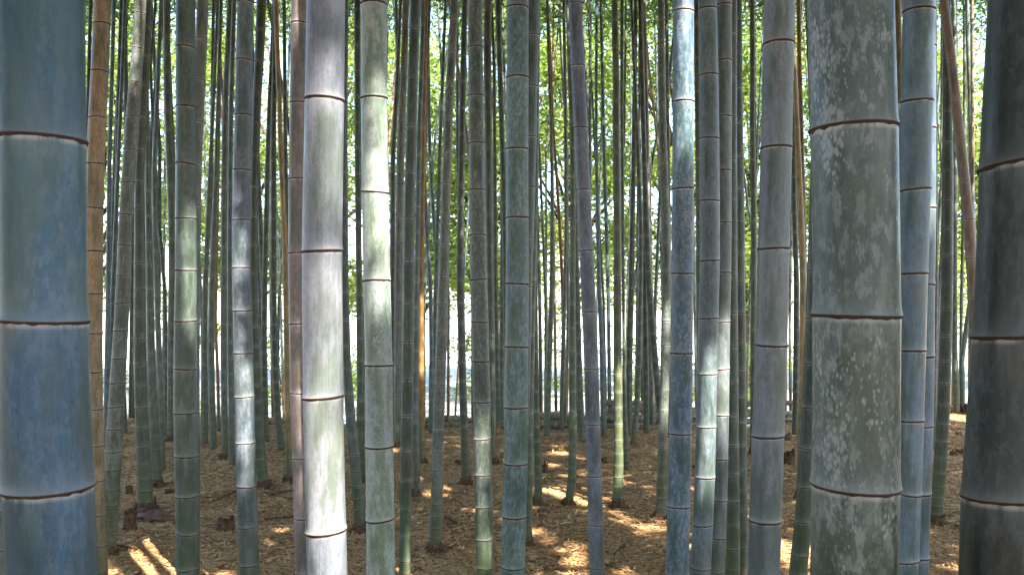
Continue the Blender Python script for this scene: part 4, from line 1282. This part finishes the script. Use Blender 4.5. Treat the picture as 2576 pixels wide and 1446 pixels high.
for i, (px, py, L, rot) in enumerate([(350, 1298, .22, .3), (372, 1306, .26, -.5), (392, 1308, .24, .9), (402, 1296, .28, -1.0), (360, 1288, .2, 1.4), (398, 1285, .22, 2.0), (412, 1310, .2, .1), (384, 1292, .22, -1.6)]):
    sheath('curled dry brown sheath in the heap at the rusty-rimmed culm', px, py, L, rot)

# ------------------------------------------------------------------ trees and shrubs beyond the clearing
def broadleaf(name, label, x, y, h, z0, rx, n, L, W, mat, group, cat='tree', lumps=26):
    gz_ = float(ground_z(x, y))
    e = empty(name, (x, y, gz_))
    tag(e, label, cat, group)
    top = np.array([rng.normal() * .4, rng.normal() * .3, h * .8])
    tp = [np.array([0, 0, -.2]), np.array([rng.normal() * .12, 0, h * .25]), top * .6 + [rng.normal() * .2, 0, 0], top]
    V, Fc = polytube(tp, [h * .016, h * .013, h * .008, h * .003], 8)
    Vs, Fs = [V], list(Fc); cnt = len(V)
    lc = []
    for i in range(lumps):
        a = rng.random() * 2 * math.pi; q = rng.random() ** .6
        zz_ = z0 + (h - z0) * rng.random()
        prof = math.sin(math.pi * min(1, max(0.05, (zz_ - z0) / (h - z0) * .85 + .12))) ** .6
        c_ = np.array([math.cos(a) * rx * q * prof, math.sin(a) * rx * q * prof * .8, zz_])
        lc.append(c_)
        s0 = np.array([top[0] * c_[2] / h * .8, 0, max(h * .15, c_[2] * .62)])
        V, Fc = polytube([s0, (s0 + c_) / 2 + [0, 0, .15], c_], [h * .006, h * .004, h * .0015], 5)
        Fs += [tuple(w + cnt for w in f) for f in Fc]; Vs.append(V); cnt += len(V)
    mesh_obj('trunk', np.concatenate(Vs), Fs, [M_BARK], e)
    lc = np.array(lc)
    pick = rng.integers(0, lumps, n)
    sz = (0.45 + 0.55 * rng.random(lumps)) * rx * .42
    c = lc[pick] + rng.normal(size=(n, 3)) * sz[pick][:, None] * np.array([.62, .62, .40])
    u = rng.normal(size=(n, 3)) * [1, 1, .5] + [0, 0, -.25]
    u /= np.linalg.norm(u, axis=1)[:, None]
    Q = leaf_quads(c, u, L * (.6 + .8 * rng.random(n)), W * (.6 + .8 * rng.random(n)))
    rn = np.clip(rng.random(lumps)[pick] * .55 + rng.random(n) * .5, 0, 1)
    quads_mesh('crown', Q, [mat], e, rn)


TR = 'leafy trees beyond the sunlit clearing'
k = 0
for x, y in [(-19, 30), (-14.5, 27), (-11, 33), (-7.5, 27.5), (-3.8, 31), (-0.5, 27), (2.6, 32), (5.8, 27.5), (9.2, 31), (12.5, 27), (16, 31), (20, 28), (-22.5, 36), (24, 34)]:
    h = 12 + 4 * rng.random()
    broadleaf('broadleaf_tree', 'light green leafy tree standing beyond the sunlit clearing', x, y, h, 3.2 + rng.random(), 3.6, 12000, .27, .11, M_TREE, TR)
SH = 'low leafy shrubs at the back of the clearing'
for i in range(14):
    x = -19 + 38 * (i + rng.random()) / 14; y = 20.5 + 7 * rng.random()
    broadleaf('leafy_shrub', 'low leafy shrub at the back of the sunlit clearing', x, y, 1.6 + 2.6 * rng.random(), .3, 1.4, 1000, .16, .075, M_SHRUB, SH, cat='shrub', lumps=14)
